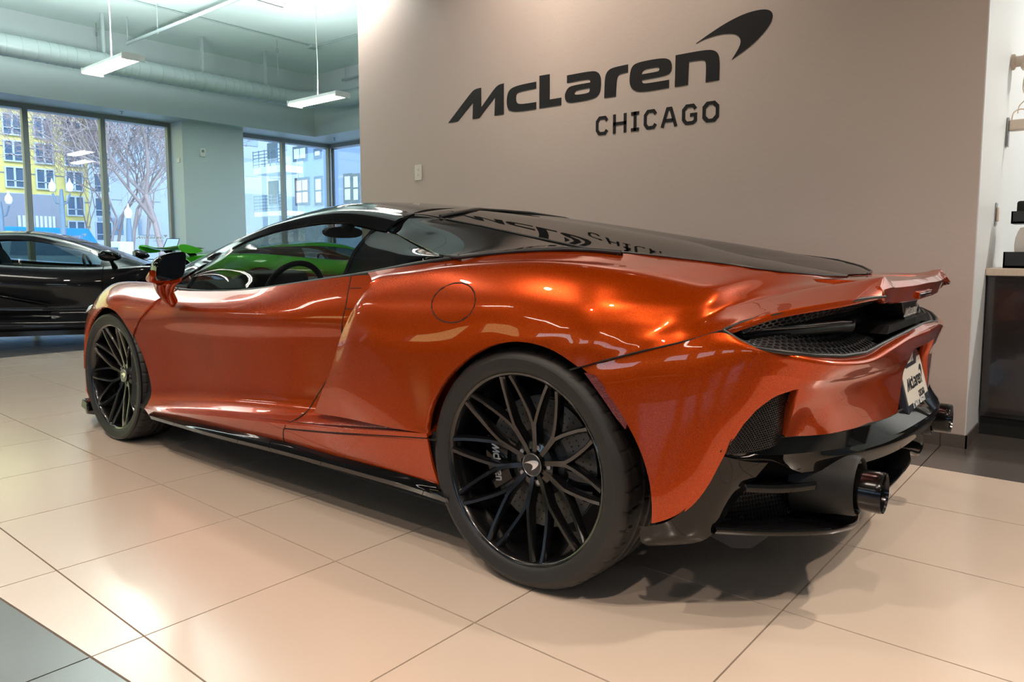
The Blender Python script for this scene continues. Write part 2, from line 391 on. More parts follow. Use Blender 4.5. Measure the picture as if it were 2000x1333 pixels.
# floor: dark bed in the joints, tiles as single pieces on it
floor = struct('floor', [((-16, -8, -.12), (7, 14, -.012))], M['grout'])
TX, TY, TX0, TY0 = .6004, .5819, -3.0668, .7581
def bnd(x): return .59+(x+2.4)*.083           # front rim of the cream field
def in_view(x, y):
    d = Vector((x, y, -.9722)); z = d.dot(F)
    if z < .3: return 0
    u = 1023.6+1425.4*d.dot(RR)/z; v = 619.8-1425.4*d.dot(UU)/z
    return z if (-260 < u < 2260 and 480 < v < 1750) else 0
def tile_mesh(poly, m):
    mb = MB(); mb.prism(poly, -.011, 0)
    return mb.mesh('tile', m)
g = .0024
full = {}
for mk in ('tile_light', 'tile_dark'):
    full[mk] = tile_mesh([(g, g), (TX-g, g), (TX-g, TY-g), (g, TY-g)], M[mk])
def clip_poly(poly, f):
    out = []
    for i, p in enumerate(poly):
        q = poly[(i+1) % len(poly)]; a, b = f(p), f(q)
        if a > 0: out.append(p)
        if (a > 0) != (b > 0): t = a/(a-b); out.append((p[0]+(q[0]-p[0])*t, p[1]+(q[1]-p[1])*t))
    return out
rest = {'tile_light': MB(), 'tile_dark': MB()}; cand = []
for i in range(-21, 17):
    for j in range(-10, 22):
        x, y = TX0+i*TX, TY0+j*TY
        if x < -14.2 or x > 6.5: continue
        if y > 10.3: continue
        c = in_view(x+TX/2, y+TY/2); cell = [(x+g, y+g), (x+TX-g, y+g), (x+TX-g, y+TY-g), (x+g, y+TY-g)]
        if j >= 0 and j < 5 and i > -9: cand.append((c, 'tile_light', x, y, None))
        elif j == -1 and i > -9:
            A = clip_poly(cell, lambda p: p[1]-bnd(p[0])-.003); B = clip_poly(cell, lambda p: bnd(p[0])-.003-p[1])
            if len(A) > 2: cand.append((c, 'tile_light', x, y, A))
            if len(B) > 2: cand.append((c, 'tile_dark', x, y, B))
        else: cand.append((c, 'tile_dark', x, y, None))
cand.sort(key=lambda t: (t[0] == 0, t[0]))
for k, (c, mk, x, y, poly) in enumerate(cand):
    if c and k < 290:
        if poly: o = link_mesh('tile', tile_mesh([(p[0]-x, p[1]-y) for p in poly], M[mk]), floor, (x, y, 0))
        else: o = link_mesh('tile', full[mk], floor, (x, y, 0))
    else:
        rest[mk].prism(poly or [(x+g, y+g), (x+TX-g, y+g), (x+TX-g, y+TY-g), (x+g, y+TY-g)], -.011, 0)
for mk, mb in rest.items():
    if mb.v: tag(mb.build('distant_tiles', M[mk], floor), kind='stuff')
# logo wall block with return into the niche
struct('wall_logo', [((-5.27, 4.141, 0), (-.565, 4.40, CZ)), ((-.80, 4.40, 0), (-.5651, 7.6, CZ))], M['wall_taupe'])
struct('wall_niche', [((-.5652, 4.142, .0), (-.5600, 7.45, CZ)), ((-.56, 7.4, 0), (3.5, 7.6, CZ))], M['wall_light'])
bb = struct('baseboard_logo', [((-5.28, 4.128, .0), (-.553, 4.1405, .066)), ((-.5595, 4.128, 0), (-.553, 4.50, .066))], M['skirting'])
for x in (-1.2, -.67): BX('joint', (x, 4.1272, 0), (x+.004, 4.1285, .066), M['grout'], bb)
# window walls (left and back corner), soffit, bulkhead, column
struct('wall_left', [((-14.3, -8, 0), (-14.0, -3.2, CZ)), ((-14.3, -3.2, 3.30), (-14.0, 10.4, CZ)), ((-14.3, -3.2, -.1), (-14.0, 10.4, .06))], M['wall_grey'])
struct('wall_back', [((-14.3, 10.16, 3.30), (3.6, 10.4, CZ)), ((-9.2, 10.16, 0), (3.6, 10.4, 3.4)), ((-14, 10.16, -.1), (-9.2, 10.4, .06))], M['wall_grey'])
struct('trim_bulkhead', [((-14.0, -3.2, 3.35), (-13.2, 10.16, CZ-.001)), ((-13.2, 9.2, 3.35), (-5.0, 10.16, CZ-.001))], M['wall_grey'])
struct('trim_column', [((-14.0, 6.53, 0), (-13.44, 7.73, 3.3499))], M['wall_grey'])
struct('ceiling', [((-14.3, -8, CZ), (7, 10.4, CZ+.3))], M['ceiling'])
struct('ceiling_lowered', [((-5.2, -8, 4.30), (7, 4.13, 4.42)), ((-5.2, -8, 4.42), (-5.1, 4.13, CZ)), ((-10.2, -8, 4.57), (-5.2, 2.7, 4.599)), ((-14, -8, 4.57), (-10.2, .2, 4.599))], M['ceiling_dark'])
# room behind the camera: charcoal wall with a band of windows, side wall
struct('wall_front', [((-14.3, -8.2, 0), (7, -8, 1.7)), ((-14.3, -8.2, 2.6), (7, -8, CZ))]+[((x, -8.2, 1.7), (x+.9, -8, 2.6)) for x in (-14.3, -11.8, -9.3, -6.8, -4.3, -1.8, .7, 3.2, 5.7)], M['dark_wall'])
struct('wall_right', [((6.8, -8, 0), (7, 10.4, CZ)), ((3.5, 4.2, 0), (3.7, 10.2, CZ)), ((-5.0, 7.6, 0), (-4.8, 10.2, CZ))], M['wall_grey'])
def window(name, axis, pos, spans, z0, z1, fr=.065):
    root = empty(name, (pos, spans[0][0], z0) if axis == 'x' else (spans[0][0], pos, z0)); root['kind'] = 'structure'
    inv = Vector(root.location)
    def bb_(nm, a0, a1, zz0, zz1, d0, d1, m):
        if axis == 'x': o = BX(nm, (pos+d0-inv.x, a0-inv.y, zz0-inv.z), (pos+d1-inv.x, a1-inv.y, zz1-inv.z), m, root)
        else: o = BX(nm, (a0-inv.x, pos+d0-inv.y, zz0-inv.z), (a1-inv.x, pos+d1-inv.y, zz1-inv.z), m, root)
        return o
    for k, (a, b) in enumerate(spans):
        bb_('pane', a, b, z0, z1, .0, .012, M['window'])
        s = 1 if axis == 'x' else -1
        lo, hi = (.0, .10) if axis == 'x' else (-.10, .0)
        bb_('mullion', a-fr, a+.012, z0, z1, lo, hi, M['frame']); 
        bb_('gasket', a+.012, a+.030, z0, z1, lo*.5, hi*.5, M['frame_dark'])
        if k == len(spans)-1: bb_('mullion', b-.012, b+fr, z0, z1, lo, hi, M['frame'])
    bb_('header', spans[0][0]-fr, spans[-1][1]+fr, z1, z1+.08, lo, hi, M['frame']); bb_('sill', spans[0][0]-fr, spans[-1][1]+fr, z0, z0+.1, lo, hi, M['frame'])
    return root
window('window_1', 'x', -14.0, [(-3.1, -1.9), (-1.9, -.7), (-.7, .5), (.5, 1.7), (1.7, 2.95), (2.95, 4.15), (4.22, 5.32), (5.39, 6.49)], .06, 3.27)
window('window_2', 'x', -14.0, [(7.76, 8.87), (8.94, 10.05)], .06, 3.27)
window('window_3', 'y', 10.16, [(-13.88, -12.7), (-12.6, -11.4), (-11.3, -10.2), (-10.1, -9.3)], .06, 3.27)
# duct with spiral seams and hanger straps
duct = empty('spiral_duct', (-12.3, 3, 3.85), label='long round grey spiral duct with hanger straps under the ceiling', cat='duct')
def P3(*a): return [tuple(p) for p in a]
path = [(0, -9, 0), (0, 0, 0), (0, 4.9, 0), (.02, 5.25, 0), (.16, 5.55, .02), (.42, 5.78, .03), (.8, 5.88, .04), (3.2, 5.93, .06), (6.5, 5.93, .06)]
MB().tube(path, .152, 28).build('duct_pipe', M['duct'], duct, smooth=40)
seam = MB()
for k in range(58):
    y = -3+k*.148
    if y < 4.85: seam.lathe([(.151, -.004), (.158, -.004), (.158, .004), (.151, .004)], 28, 'y', (0, y+.05*math.sin(k), 0), closed=True)
for k in range(30): seam.lathe([(.151, -.004), (.158, -.004), (.158, .004), (.151, .004)], 28, 'x', (1.0+k*.16, 5.9, .05), closed=True)
tag(seam.build('seam', M['duct'], duct, smooth=40), kind='stuff')
for y in (.4, 1.81, 3.37, 4.55):
    BX('hanger_strap', (-.02, y-.02, .15), (.02, y+.02, .745), M['duct'], duct)
    MB().lathe([(.152, -.02), (.162, -.02), (.162, .02), (.152, .02)], 28, 'y', (0, y, 0), closed=True).build('duct_band', M['duct'], duct, smooth=40)
BX('hanger_strap', (1.2, 5.88, .2), (1.24, 5.92, .745), M['duct'], duct)
# sprinkler pipe, conduit, junction box
def pipe(name, pts, r, m, label, cat, n=10): return tag(MB().tube(pts, r, n).build(name, m, smooth=50), label, cat)
pipe('sprinkler_pipe', [(-12.22, 5.13, 4.2), (-9.03, 5.16, 4.2), (-4, 5.2, 4.2)], .024, M['duct'], 'grey sprinkler pipe running below the ceiling across the room', 'pipe')
pipe('sprinkler_pipe', [(-12.1, 9.1, 4.33), (-9.0, 9.05, 4.33)], .022, M['duct'], 'short grey pipe above the duct near the back corner', 'pipe')
pipe('ceiling_conduit', [(-11.3, 2.2, 4.58), (-11.3, 4.89, 4.58), (-11.3, 7.87, 4.58)], .012, M['duct'], 'thin conduit along the ceiling ending at the junction box', 'conduit')
pipe('ceiling_conduit', [(-11.28, 7.9, 4.58), (-10.1, 7.94, 4.58), (-6, 8.0, 4.58)], .012, M['duct'], 'thin conduit leaving the junction box towards the logo wall', 'conduit')
tag(MB().box((-11.38, 7.81, 4.545), (-11.22, 7.97, 4.60)).build('junction_box', M['duct'], bevel=.006), 'small square junction box on the ceiling', 'box')
for i, (x, y, z, l) in enumerate([(-12.2, 5.13, 4.2, 'small hook hanger at the near end of the sprinkler pipe'), (-11.2, 5.14, 4.2, 'small hook hanger further along the sprinkler pipe'), (-12.0, 9.1, 4.33, 'small hook hanger on the short pipe in the back corner')]):
    mb = MB().tube([(x, y, CZ), (x, y, z+.05)], .006, 6); mb.tube([(x+.035*math.cos(a), y, z+.0+.035*math.sin(a)) for a in np.linspace(PI/2, 2.5*PI, 14)], .005, 5)
    tag(mb.build('pipe_hanger', M['duct'], smooth=50), l, 'hanger')
for i, (x, y, l) in enumerate([(-12.9, 4.95, 'sprinkler wire hanging left of the duct strap'), (-11.5, 7.3, 'hook with wire hanging from the ceiling near the back corner')]):
    mb = MB().tube([(x, y, CZ), (x, y, 4.45)], .005, 5); mb.tube([(x+.03*math.cos(a), y, 4.42+.03*math.sin(a)) for a in np.linspace(0, 2*PI, 12)], .004, 5); mb.tube([(x, y, 4.40), (x+.01, y, 4.0)], .003, 5)
    tag(mb.build('ceiling_hook', M['steel'], smooth=50), l, 'hook')
for x, y, l in ((-13.39, 5.48, 'small sprinkler head under the window soffit'), (-13.0, 9.55, 'small sprinkler head under the soffit in the back corner')):
    mb = MB().lathe([(0, 0), (.03, 0), (.03, -.006), (.008, -.01), (.008, -.045), (.028, -.05), (.028, -.055), (0, -.055)], 12, 'z', (x, y, 3.35)); tag(mb.build('fire_sprinkler', M['steel'], smooth=40), l, 'sprinkler')

# pendant shop lights: body, two tubes, cord
UPK = 1
def shop_light(loc, label, rz=0, lit=9, up=5, group='tube pendant lights under the ceiling'):
    t = empty('pendant_light', loc, rz, label, 'lamp', group)
    mb = MB(); mb.prism([(-.13, 0), (-.10, .05), (.10, .05), (.13, 0), (.12, 0), (.02, .012), (0, .02), (-.02, .012), (-.12, 0)], -.61, .61, lambda a, b, h: (h, a, b))
    mb.build('lamp_housing', M['lamp_body'], t)
    for s in (-1, 1):
        MB().tube([(-.58, s*.07, -.005), (.58, s*.07, -.005)], .019, 10).build('tube_lamp', M['tube'], t, smooth=60)
    for s in (-1, 1): BX('end_cap', (s*.60-.012, -.13, -.03), (s*.60+.012, .13, .045), M['lamp_body'], t)
    h = CZ-loc[2]
    mb = MB(); mb.tube([(0, 0, .05), (.01, 0, h*.4), (-.01, 0, h*.7), (0, 0, h)], .006, 6); mb.build('cord', M['lamp_body'], t, smooth=50)
    l = light_area('lamp_and_fill_light', (loc[0], loc[1], loc[2]-.04), 1.15, lit, (1, .94, .84), sy=.2)
    l.rotation_euler = (0, 0, rz)
    u = light_area('lamp_and_fill_light', (loc[0], loc[1], loc[2]+.07), 1.15, 9*up*UPK, (.90, 1, .97), (PI, 0, rz), sy=.24)  # added upward fill that brightens the ceiling, beyond the tubes' own light
    return t
shop_light((-9.75, 3.9, 3.24), 'lit twin tube pendant light nearest the left window, in front of the duct', lit=18, up=16)
shop_light((-9.45, 6.66, 3.22), 'lit twin tube pendant light hanging by the edge of the logo wall', lit=18, up=2.3)
shop_light((-5.55, 3.85, 3.25), 'lit twin tube pendant light at the top edge of the picture', up=.8)
shop_light((1.4, 6.0, 3.6), 'added twin tube pendant light standing in for daylight in the niche beyond the cabinet', lit=85, up=.5)  # added lamp, brightens the niche walls in place of daylight
LAMPL = ['twin tube pendant light above the black car', 'added twin tube fill light hidden behind the logo wall', 'added twin tube fill light near the windows left of the picture', 'twin tube pendant light over the far left floor behind the black car', 'twin tube pendant light over the open floor left of the photographer',
 'added twin tube fill light above the nose of the orange car', 'twin tube pendant light behind and right of the photographer', 'added twin tube fill light in the far corner behind the black car', 'twin tube pendant light by the front windows, nearer the logo wall end', 'twin tube pendant light by the front windows, farther left', 'added twin tube fill light left of the photographer, beyond the cream tiles']
for k, x, y in [(0, -9.9, 1.0), (1, -6.9, 7.6), (2, -11.5, .9), (3, -9.6, -1.8), (4, -5.6, -2.2), (6, 2.4, -2.2), (8, -1.6, -5), (9, -6, -5), (5, -7.2, 1.0), (7, -11.6, -3.8), (10, -7.5, -1.6)]:
    shop_light((x, y, 3.3), LAMPL[k], lit={0: 5, 1: 16, 2: 10, 3: 3, 4: 3, 5: 2, 10: 2, 7: 4}.get(k, 5), up={1: 2, 2: 18}.get(k, .3))  # all out of view; several added only to spread fill over the ceiling
# downlights over the car and wall washers
DL = iter(['over the floor beside the door of the orange car', 'over the floor just left of the photographer', 'over the floor just right of the photographer', 'over the right end of the cream floor field', 'in front of the niche with the charcoal cabinet', 'over the floor beside the front wheel of the orange car', 'behind the photographer, left one of two', 'behind the photographer, right one of two', 'grazing the swoosh of the logo wall, left of its pair', 'grazing the logo wall, right of its pair'])
def downlight(x, y, power, tilt=0, rz=0, size=.11, color=(1, .83, .68), spread=2.2, z=3.75):
    t = empty('downlight', (x, y, z), 0, 'round warm ceiling downlight '+next(DL), 'lamp', 'round downlights over the display')
    MB().lathe([(.075, 0), (.085, 0), (.085, .12), (0, .12)], 20, 'z').build('lamp_housing', M['lamp_body'], t, smooth=40)
    MB().lathe([(0, .004), (.07, .004)], 20, 'z').build('lamp_disc', M['led'], t)
    MB().tube([(0, 0, .12), (0, 0, CZ-z)], .01, 6).build('stem', M['lamp_body'], t)
    light_area('downlight_light', (x, y, z-.02), size, power, color, (tilt, 0, rz), spread=spread, shape='DISK')
for x, y, p in DOWN: downlight(x, y, p)
for x, y, p, tilt, rz in WASH: downlight(x, y, p, tilt, rz, spread=1.5, z=4.2)

# wall lettering
wl = empty('wall_logo_sign', (-4.156, 4.141, 1.98), 0, 'large black wordmark with swoosh over CHICAGO on the taupe wall', 'sign')
fnw = lambda a, b, h: (a, -h, b)
NAMES = ['letter', 'letter', 'letter', 'letter', 'letter', 'letter', 'letter', 'swoosh']
for i, (o, sh, holes) in enumerate(WM):
    MB().prism(chaikin(o, sh, 3), -.0005, .0025, fnw, [chaikin(a, b, 3) for a, b in holes]).build(NAMES[i], M['vinyl'], wl)
for ch, a, b in CITY: city_letter(MB(), ch, a, b, -.236, -.113, .021, fnw, .0025).build('letter', M['vinyl'], wl)
# socket on the logo wall, thermostat, jamb switch
def plate_thing(name, loc, w, h, face, label, cat, rec=True, m='white_plastic'):
    t = empty(name, loc, 0, label, cat)
    if face == 'y':
        MB().box((-w/2, -.008, -h/2), (w/2, 0, h/2)).build('face_plate', M[m], t, bevel=.003)
        if rec:
            for s in (-1, 1): MB().lathe([(0, -.0095), (.017, -.0095), (.017, -.006)], 16, 'y', (0, 0, s*.022)).build('socket_face', M[m], t)
            for s in (-1, 1):
                for u in (-1, 1): BX('slot', (u*.006-.001, -.0102, s*.022-.004), (u*.006+.001, -.0094, s*.022+.006), M['dark'], t)
    else:
        MB().box((0, -w/2, -h/2), (.02, w/2, h/2)).build('face_plate', M[m], t, bevel=.003)
        if rec: BX('display', (.02, -w/4, 0), (.0215, w/4, h/3), M['frame'], t)
    return t
plate_thing('wall_socket', (-4.515, 4.141, 1.617), .085, .125, 'y', 'white double socket on the logo wall left of the lettering', 'socket')
plate_thing('thermostat', (-13.44, 6.9, 2.81), .10, .15, 'x', 'white thermostat on the grey green column', 'thermostat')
tag(MB().box((-13.66, 6.515, 2.60), (-13.55, 6.5299, 2.68)).build('wall_sensor', M['white_plastic'], bevel=.003), 'small white sensor on the side of the column next to the window', 'sensor')
# mirrored window decals
dec = mat('white decal', (.8, .82, .85), .5)
for (y, z, w, l) in ((4.52, 1.20, .46, 'mirrored white lettering on the window glass above the black car'), (5.86, 1.20, .50, 'mirrored white lettering on the window pane beside the column'), (9.33, 1.14, .42, 'mirrored white lettering on the window seen through the car glass')):
    t = empty('window_decal', (-13.975, y, z), 0, l, 'decal'); s = w/2.25
    wordmark(MB(), lambda a, b, h: (h, (a*s), b*s), .001, True, 1).build('wordmark', dec, t)
    mb = MB()
    for ch, a, b in CITY: city_letter(mb, ch, a, b, -.236, -.113, .021, lambda a, b, h: (h, a*s, b*s), .001)
    mb.build('city_lettering', dec, t)
# ================================================================== ORANGE CAR
CA = -.0222
car = empty('sports_car', (-1.3223, 2.5025, 0), math.atan2(math.sin(CA), -math.cos(CA)), 'metallic orange coupe with black roof and black wheels parked in front of the logo wall', 'car')
OR = M['orange']; GB = M['gloss_black']
# arch radii by angle (deg from +x forward, counter-clockwise up), measured on the car
def arch(cx, cz, tab):
    a = np.radians([t[0] for t in tab]); r = np.array([t[1] for t in tab])
    def g(v, uv):
        d = np.hypot(v[:, 0]-cx, v[:, 2]-cz); th = np.arctan2(v[:, 2]-cz, v[:, 0]-cx); th = np.where(th < -PI/2, th+2*PI, th)
        return d-np.interp(th, a, r)
    return g
g_rear = arch(0, .355, [(-90, .40), (-20, .345), (-2, .352), (9.5, .359), (22.5, .360), (38, .354), (53, .350), (68, .354), (81, .362), (93, .369), (103, .375), (113, .380), (123, .383), (138, .392), (154, .400), (165, .41), (175, .418), (190, .425), (240, .44)])
g_front = arch(2.675, .335, [(-90, .42), (-20, .41), (0, .40), (30, .385), (60, .362), (90, .352), (120, .350), (146, .337), (158, .349), (170, .368), (180, .39), (200, .43), (240, .45)])
# ---- door / sill master surface
D = {  # x : (z row), (y row)   rows: bottom, lip, tuck, tuck2, lower, mid, waist, shoulder, belt
 2.50: ((.185, .222, .25, .31, .45, .57, .655, .735, .800), (.925, .938, .932, .925, .922, .922, .918, .885, .80)),
 2.28: ((.187, .225, .253, .305, .45, .575, .66, .735, .797), (.93, .952, .932, .912, .906, .908, .912, .883, .815)),
 2.0: ((.205, .245, .272, .325, .46, .59, .678, .738, .789), (.93, .957, .922, .892, .886, .893, .906, .878, .82)),
 1.6: ((.222, .283, .308, .36, .475, .60, .694, .75, .806), (.93, .958, .915, .878, .874, .882, .897, .872, .82)),
 1.25: ((.238, .311, .333, .385, .50, .62, .706, .765, .843), (.93, .958, .905, .866, .864, .873, .888, .866, .82)),
 .95: ((.240, .338, .352, .40, .52, .64, .716, .79, .876), (.93, .958, .898, .855, .852, .860, .874, .855, .815)),
 .65: ((.242, .372, .378, .42, .54, .65, .73, .81, .90), (.93, .958, .905, .86, .85, .855, .860, .840, .80)),
 .32: ((.241, .409, .415, .45, .56, .66, .74, .83, .92), (.935, .957, .93, .88, .86, .855, .86, .835, .78))}
net = [[(x, y, z) for z, y in zip(*D[x])] for x in sorted(D)]
SD = Surf(net, 9, 7, sharp=(1,)).orient((0, 1, 0))
G = .0022
xc = interp([.193, .244, .300, .310, .339, .363, .396, .431, .471, .518, .591, .661, .717, .772, .826, .881, .93], [1.172, 1.163, 1.135, 1.119, 1.098, 1.085, 1.072, 1.045, 1.009, .971, .927, .887, .871, .864, .874, .887, .892])  # door trailing cut
xf = interp([.1, .50, .537, .577, .630, .708, .777, .82], [2.46, 2.45, 2.438, 2.412, 2.364, 2.277, 2.189, 2.13])                            # door leading cut
c_tr = lambda s, o: (lambda v, uv: s*(v[:, 0]-xc(v[:, 2]))-o)
c_fr = lambda s, o: (lambda v, uv: s*(xf(v[:, 2])-v[:, 0])-o)
zl = interp([.35, .63, .852, 1.122, 1.25], [.390, .357, .331, .303, .296])     # cut under the lip behind the door
def on_surf(S, x, z):
    d = (S.v[:, 0]-x)**2+(S.v[:, 2]-z)**2; k = np.argsort(d)[:6]; w = 1/(d[k]+1e-7); return float((S.v[k, 1]*w).sum()/w.sum())
def gap_line(S, pts, r=.0024, name='panel_gap'):
    fine = catmull([(p[0], 0, p[1]) for p in pts], 10) if len(pts) > 2 else np.array([(pts[0][0]+(pts[1][0]-pts[0][0])*t, 0, pts[0][1]+(pts[1][1]-pts[0][1])*t) for t in np.linspace(0, 1, 20)])
    q = [(p[0], on_surf(S, p[0], p[2])-.0006, p[2]) for p in fine]
    for s in (1, -1): MB().tube([(x, s*y, z) for x, y, z in q], r, 6).build(name, M['dark'], car, smooth=60)
door = both(SD.clips(c_tr(1, G), c_fr(1, G), g_front), 'door', OR, car)
gap_line(SD, [(float(xc(z)), z) for z in (.20, .244, .29, .310, .339, .363, .396, .431, .471, .518, .555, .591, .661, .717, .772, .826, .88)])
gap_line(SD, [(float(xf(z)), z) for z in (.54, .577, .63, .67, .708, .745, .777, .80)], .002)
gap_line(SD, [(float(x), float(np.interp(x, [.35, .63, .852, 1.122, 1.25], [.390, .357, .331, .303, .296]))) for x in np.linspace(1.112, .36, 12)])
post = SD.clips(c_tr(-1, G))
both(post.clips(lambda v, uv: v[:, 2]-zl(v[:, 0])-G, g_rear), 'intake_panel', OR, car)
both(post.clips(lambda v, uv: zl(v[:, 0])-v[:, 2]-G, g_rear), 'lower_sill_panel', OR, car)
both(SD.offset(-.022), 'panel_gap_backing', M['dark'], car, lip=0)
for k, z in enumerate((.838, .765, .690)):     # small cuts in the intake panel
    for s in (1, -1):
        x0 = float(xc(z)); gap_line(SD, [(x0-.07, z+.003), (x0-.035, z+.0015), (x0, z)], .0018, 'panel_cut') if s > 0 else None
# ---- rear quarter: ridge, haunch crest, scoop, ducktail lip
QN = [
 [(1.005,.905,.372), (.935,.918,.46), (.870,.922,.56), (.807,.920,.69), (.752,.903,.79), (.712,.872,.862), (.735,.848,.880), (.783,.823,.897)],
 [(.78,.925,.386), (.78,.932,.47), (.76,.935,.57), (.73,.933,.69), (.70,.910,.795), (.665,.862,.876), (.665,.842,.895), (.68,.820,.911)],
 [(.55,.945,.394), (.55,.946,.47), (.55,.946,.58), (.54,.940,.69), (.53,.912,.80), (.52,.860,.894), (.515,.836,.910), (.51,.815,.930)],
 [(.352,.956,.404), (.35,.956,.48), (.35,.954,.59), (.35,.946,.70), (.35,.918,.812), (.35,.860,.915), (.345,.828,.930), (.335,.796,.952)],
 [(.10,.957,.41), (.10,.958,.49), (.10,.957,.60), (.10,.953,.72), (.10,.930,.83), (.10,.862,.932), (.10,.815,.946), (.115,.770,.972)],
 [(-.10,.957,.62), (-.10,.958,.66), (-.10,.957,.70), (-.10,.952,.76), (-.10,.926,.84), (-.10,.860,.932), (-.10,.790,.945), (-.085,.715,.973)],
 [(-.25,.953,.684), (-.25,.953,.715), (-.25,.949,.75), (-.25,.936,.795), (-.25,.908,.85), (-.255,.850,.916), (-.26,.76,.936), (-.262,.622,.959)],
 [(-.40,.925,.731), (-.405,.914,.757), (-.41,.898,.782), (-.415,.880,.813), (-.42,.852,.850), (-.42,.792,.890), (-.43,.690,.912), (-.438,.572,.938)],
 [(-.49,.908,.757), (-.492,.888,.782), (-.495,.865,.802), (-.497,.838,.826), (-.50,.805,.852), (-.50,.750,.880), (-.51,.640,.902), (-.512,.515,.924)],
 [(-.573,.880,.787), (-.572,.828,.812), (-.560,.745,.838), (-.556,.725,.841), (-.552,.706,.849), (-.55,.670,.864), (-.56,.570,.890), (-.560,.460,.915)],
 [(-.671,.820,.829), (-.676,.725,.853), (-.680,.612,.877), (-.674,.596,.871), (-.666,.560,.872), (-.655,.500,.884), (-.645,.400,.892), (-.632,.290,.902)],
 [(-.787,.700,.855), (-.778,.610,.874), (-.768,.508,.895), (-.757,.492,.886), (-.738,.450,.882), (-.712,.380,.889), (-.680,.260,.894), (-.638,.130,.896)],
 [(-.845,.540,.864), (-.838,.500,.885), (-.828,.448,.908), (-.812,.435,.897), (-.785,.395,.890), (-.740,.290,.893), (-.690,.150,.894), (-.615,.0,.897)]]
SQ = Surf(QN, 8, 6).orient((0, .6, .8))
# fuel flap: a disc cut from the same surface
fc = np.array([.270, .817]); fr_ = .0595
g_flap = lambda s, o: (lambda v, uv: s*(np.hypot((v[:, 0]-fc[0])/1.62, (v[:, 2]-fc[1]))-fr_)-o)
zq = interp([-1, -.582, -.498, -.363, -.209, -.172, -.1], [.80, .787, .759, .719, .668, .656, .63])
_tt = np.linspace(0, 2*PI, 49); gap_line(SQ, [(fc[0]+math.cos(a)*fr_*1.62, fc[1]+math.sin(a)*fr_) for a in _tt], .0020)
quarter = both(SQ.clips(g_rear, g_flap(1, .0012)), 'rear_quarter_panel', OR, car, lip=.016)
both(SQ.clips(g_flap(-1, .0012)), 'fuel_flap', OR, car, lip=.012)
both(SQ.offset(-.014).clips(g_flap(-1, -.02)), 'flap_recess', M['dark'], car, lip=0)
# arch flare: raised band following the wheel arch
def flare(g, w=.055, h=.006):
    s = SQ.clips(g, lambda v, uv: w-g(v, uv), lambda v, uv: v[:, 1]-.80)
    d = np.clip(g(s.v, s.uv)/w, 0, 1); o = s.copy(); o.v = s.v+s.n*(h*(1-d**4))[:, None]; return o
both(flare(g_rear).clips(lambda v, uv: v[:, 2]-.42), 'arch_flare', OR, car, lip=.02)
# ---- centre of the ducktail
SPN = [[(-.625,y,.896) if abs(y) < .4 else (x1+.06,y,z1-.014), (-.70,y,.893) if abs(y) < .4 else (x1+.045,y,z1-.010), (x1-.0+.03,y,z1-.004), (x1,y,z1), (x2,y,z2), (x3,y,z3), (x3+.02,y,z3-.004), (x3+.10,y,z3+.02)] for y, x1, z1, x2, z2, x3, z3 in
       [(.520,-.836,.886,-.842,.876,-.846,.862), (.445,-.828,.908,-.846,.880,-.836,.842), (.385,-.829,.897,-.846,.878,-.833,.838), (.33,-.832,.893,-.848,.877,-.838,.835), (.17,-.840,.892,-.858,.877,-.846,.832), (0,-.843,.891,-.861,.879,-.849,.832),
        (-.17,-.840,.892,-.858,.877,-.846,.832), (-.33,-.832,.893,-.848,.877,-.838,.835), (-.385,-.829,.899,-.846,.880,-.833,.840), (-.46,-.824,.911,-.842,.884,-.834,.852)]]
SS = Surf(SPN, 5, 4, sharp=(3, 4, 5)).orient((-1, 0, .5)); SS.build('spoiler', OR, car, lip=.01)
# third brake light, engraved slot in the spoiler
t = MB().box((-.862, -.052, .8395), (-.842, .122, .8515)).build('brake_light', M['smoke_lens'], car, bevel=.003)
MB().box((-.8600, -.075, .8345), (-.842, .130, .8555)).build('brake_light_bezel', OR, car, bevel=.002)
# badge carrier under the spoiler with wordmark in white, painted in place of chrome shine
MB().prism([(.125, .835), (.085, .768), (-.085, .768), (-.125, .835)], -.72, -.815, lambda a, b, h: (h, a, b)).build('badge_carrier', M['satin_black'], car, bevel=.004)
bd = wordmark(MB(), lambda a, b, h: (-.8155-h, (1.28-a)*.080, .778+b*.115), .003, True, 1).build('badge_wordmark', M['white_print'], car)
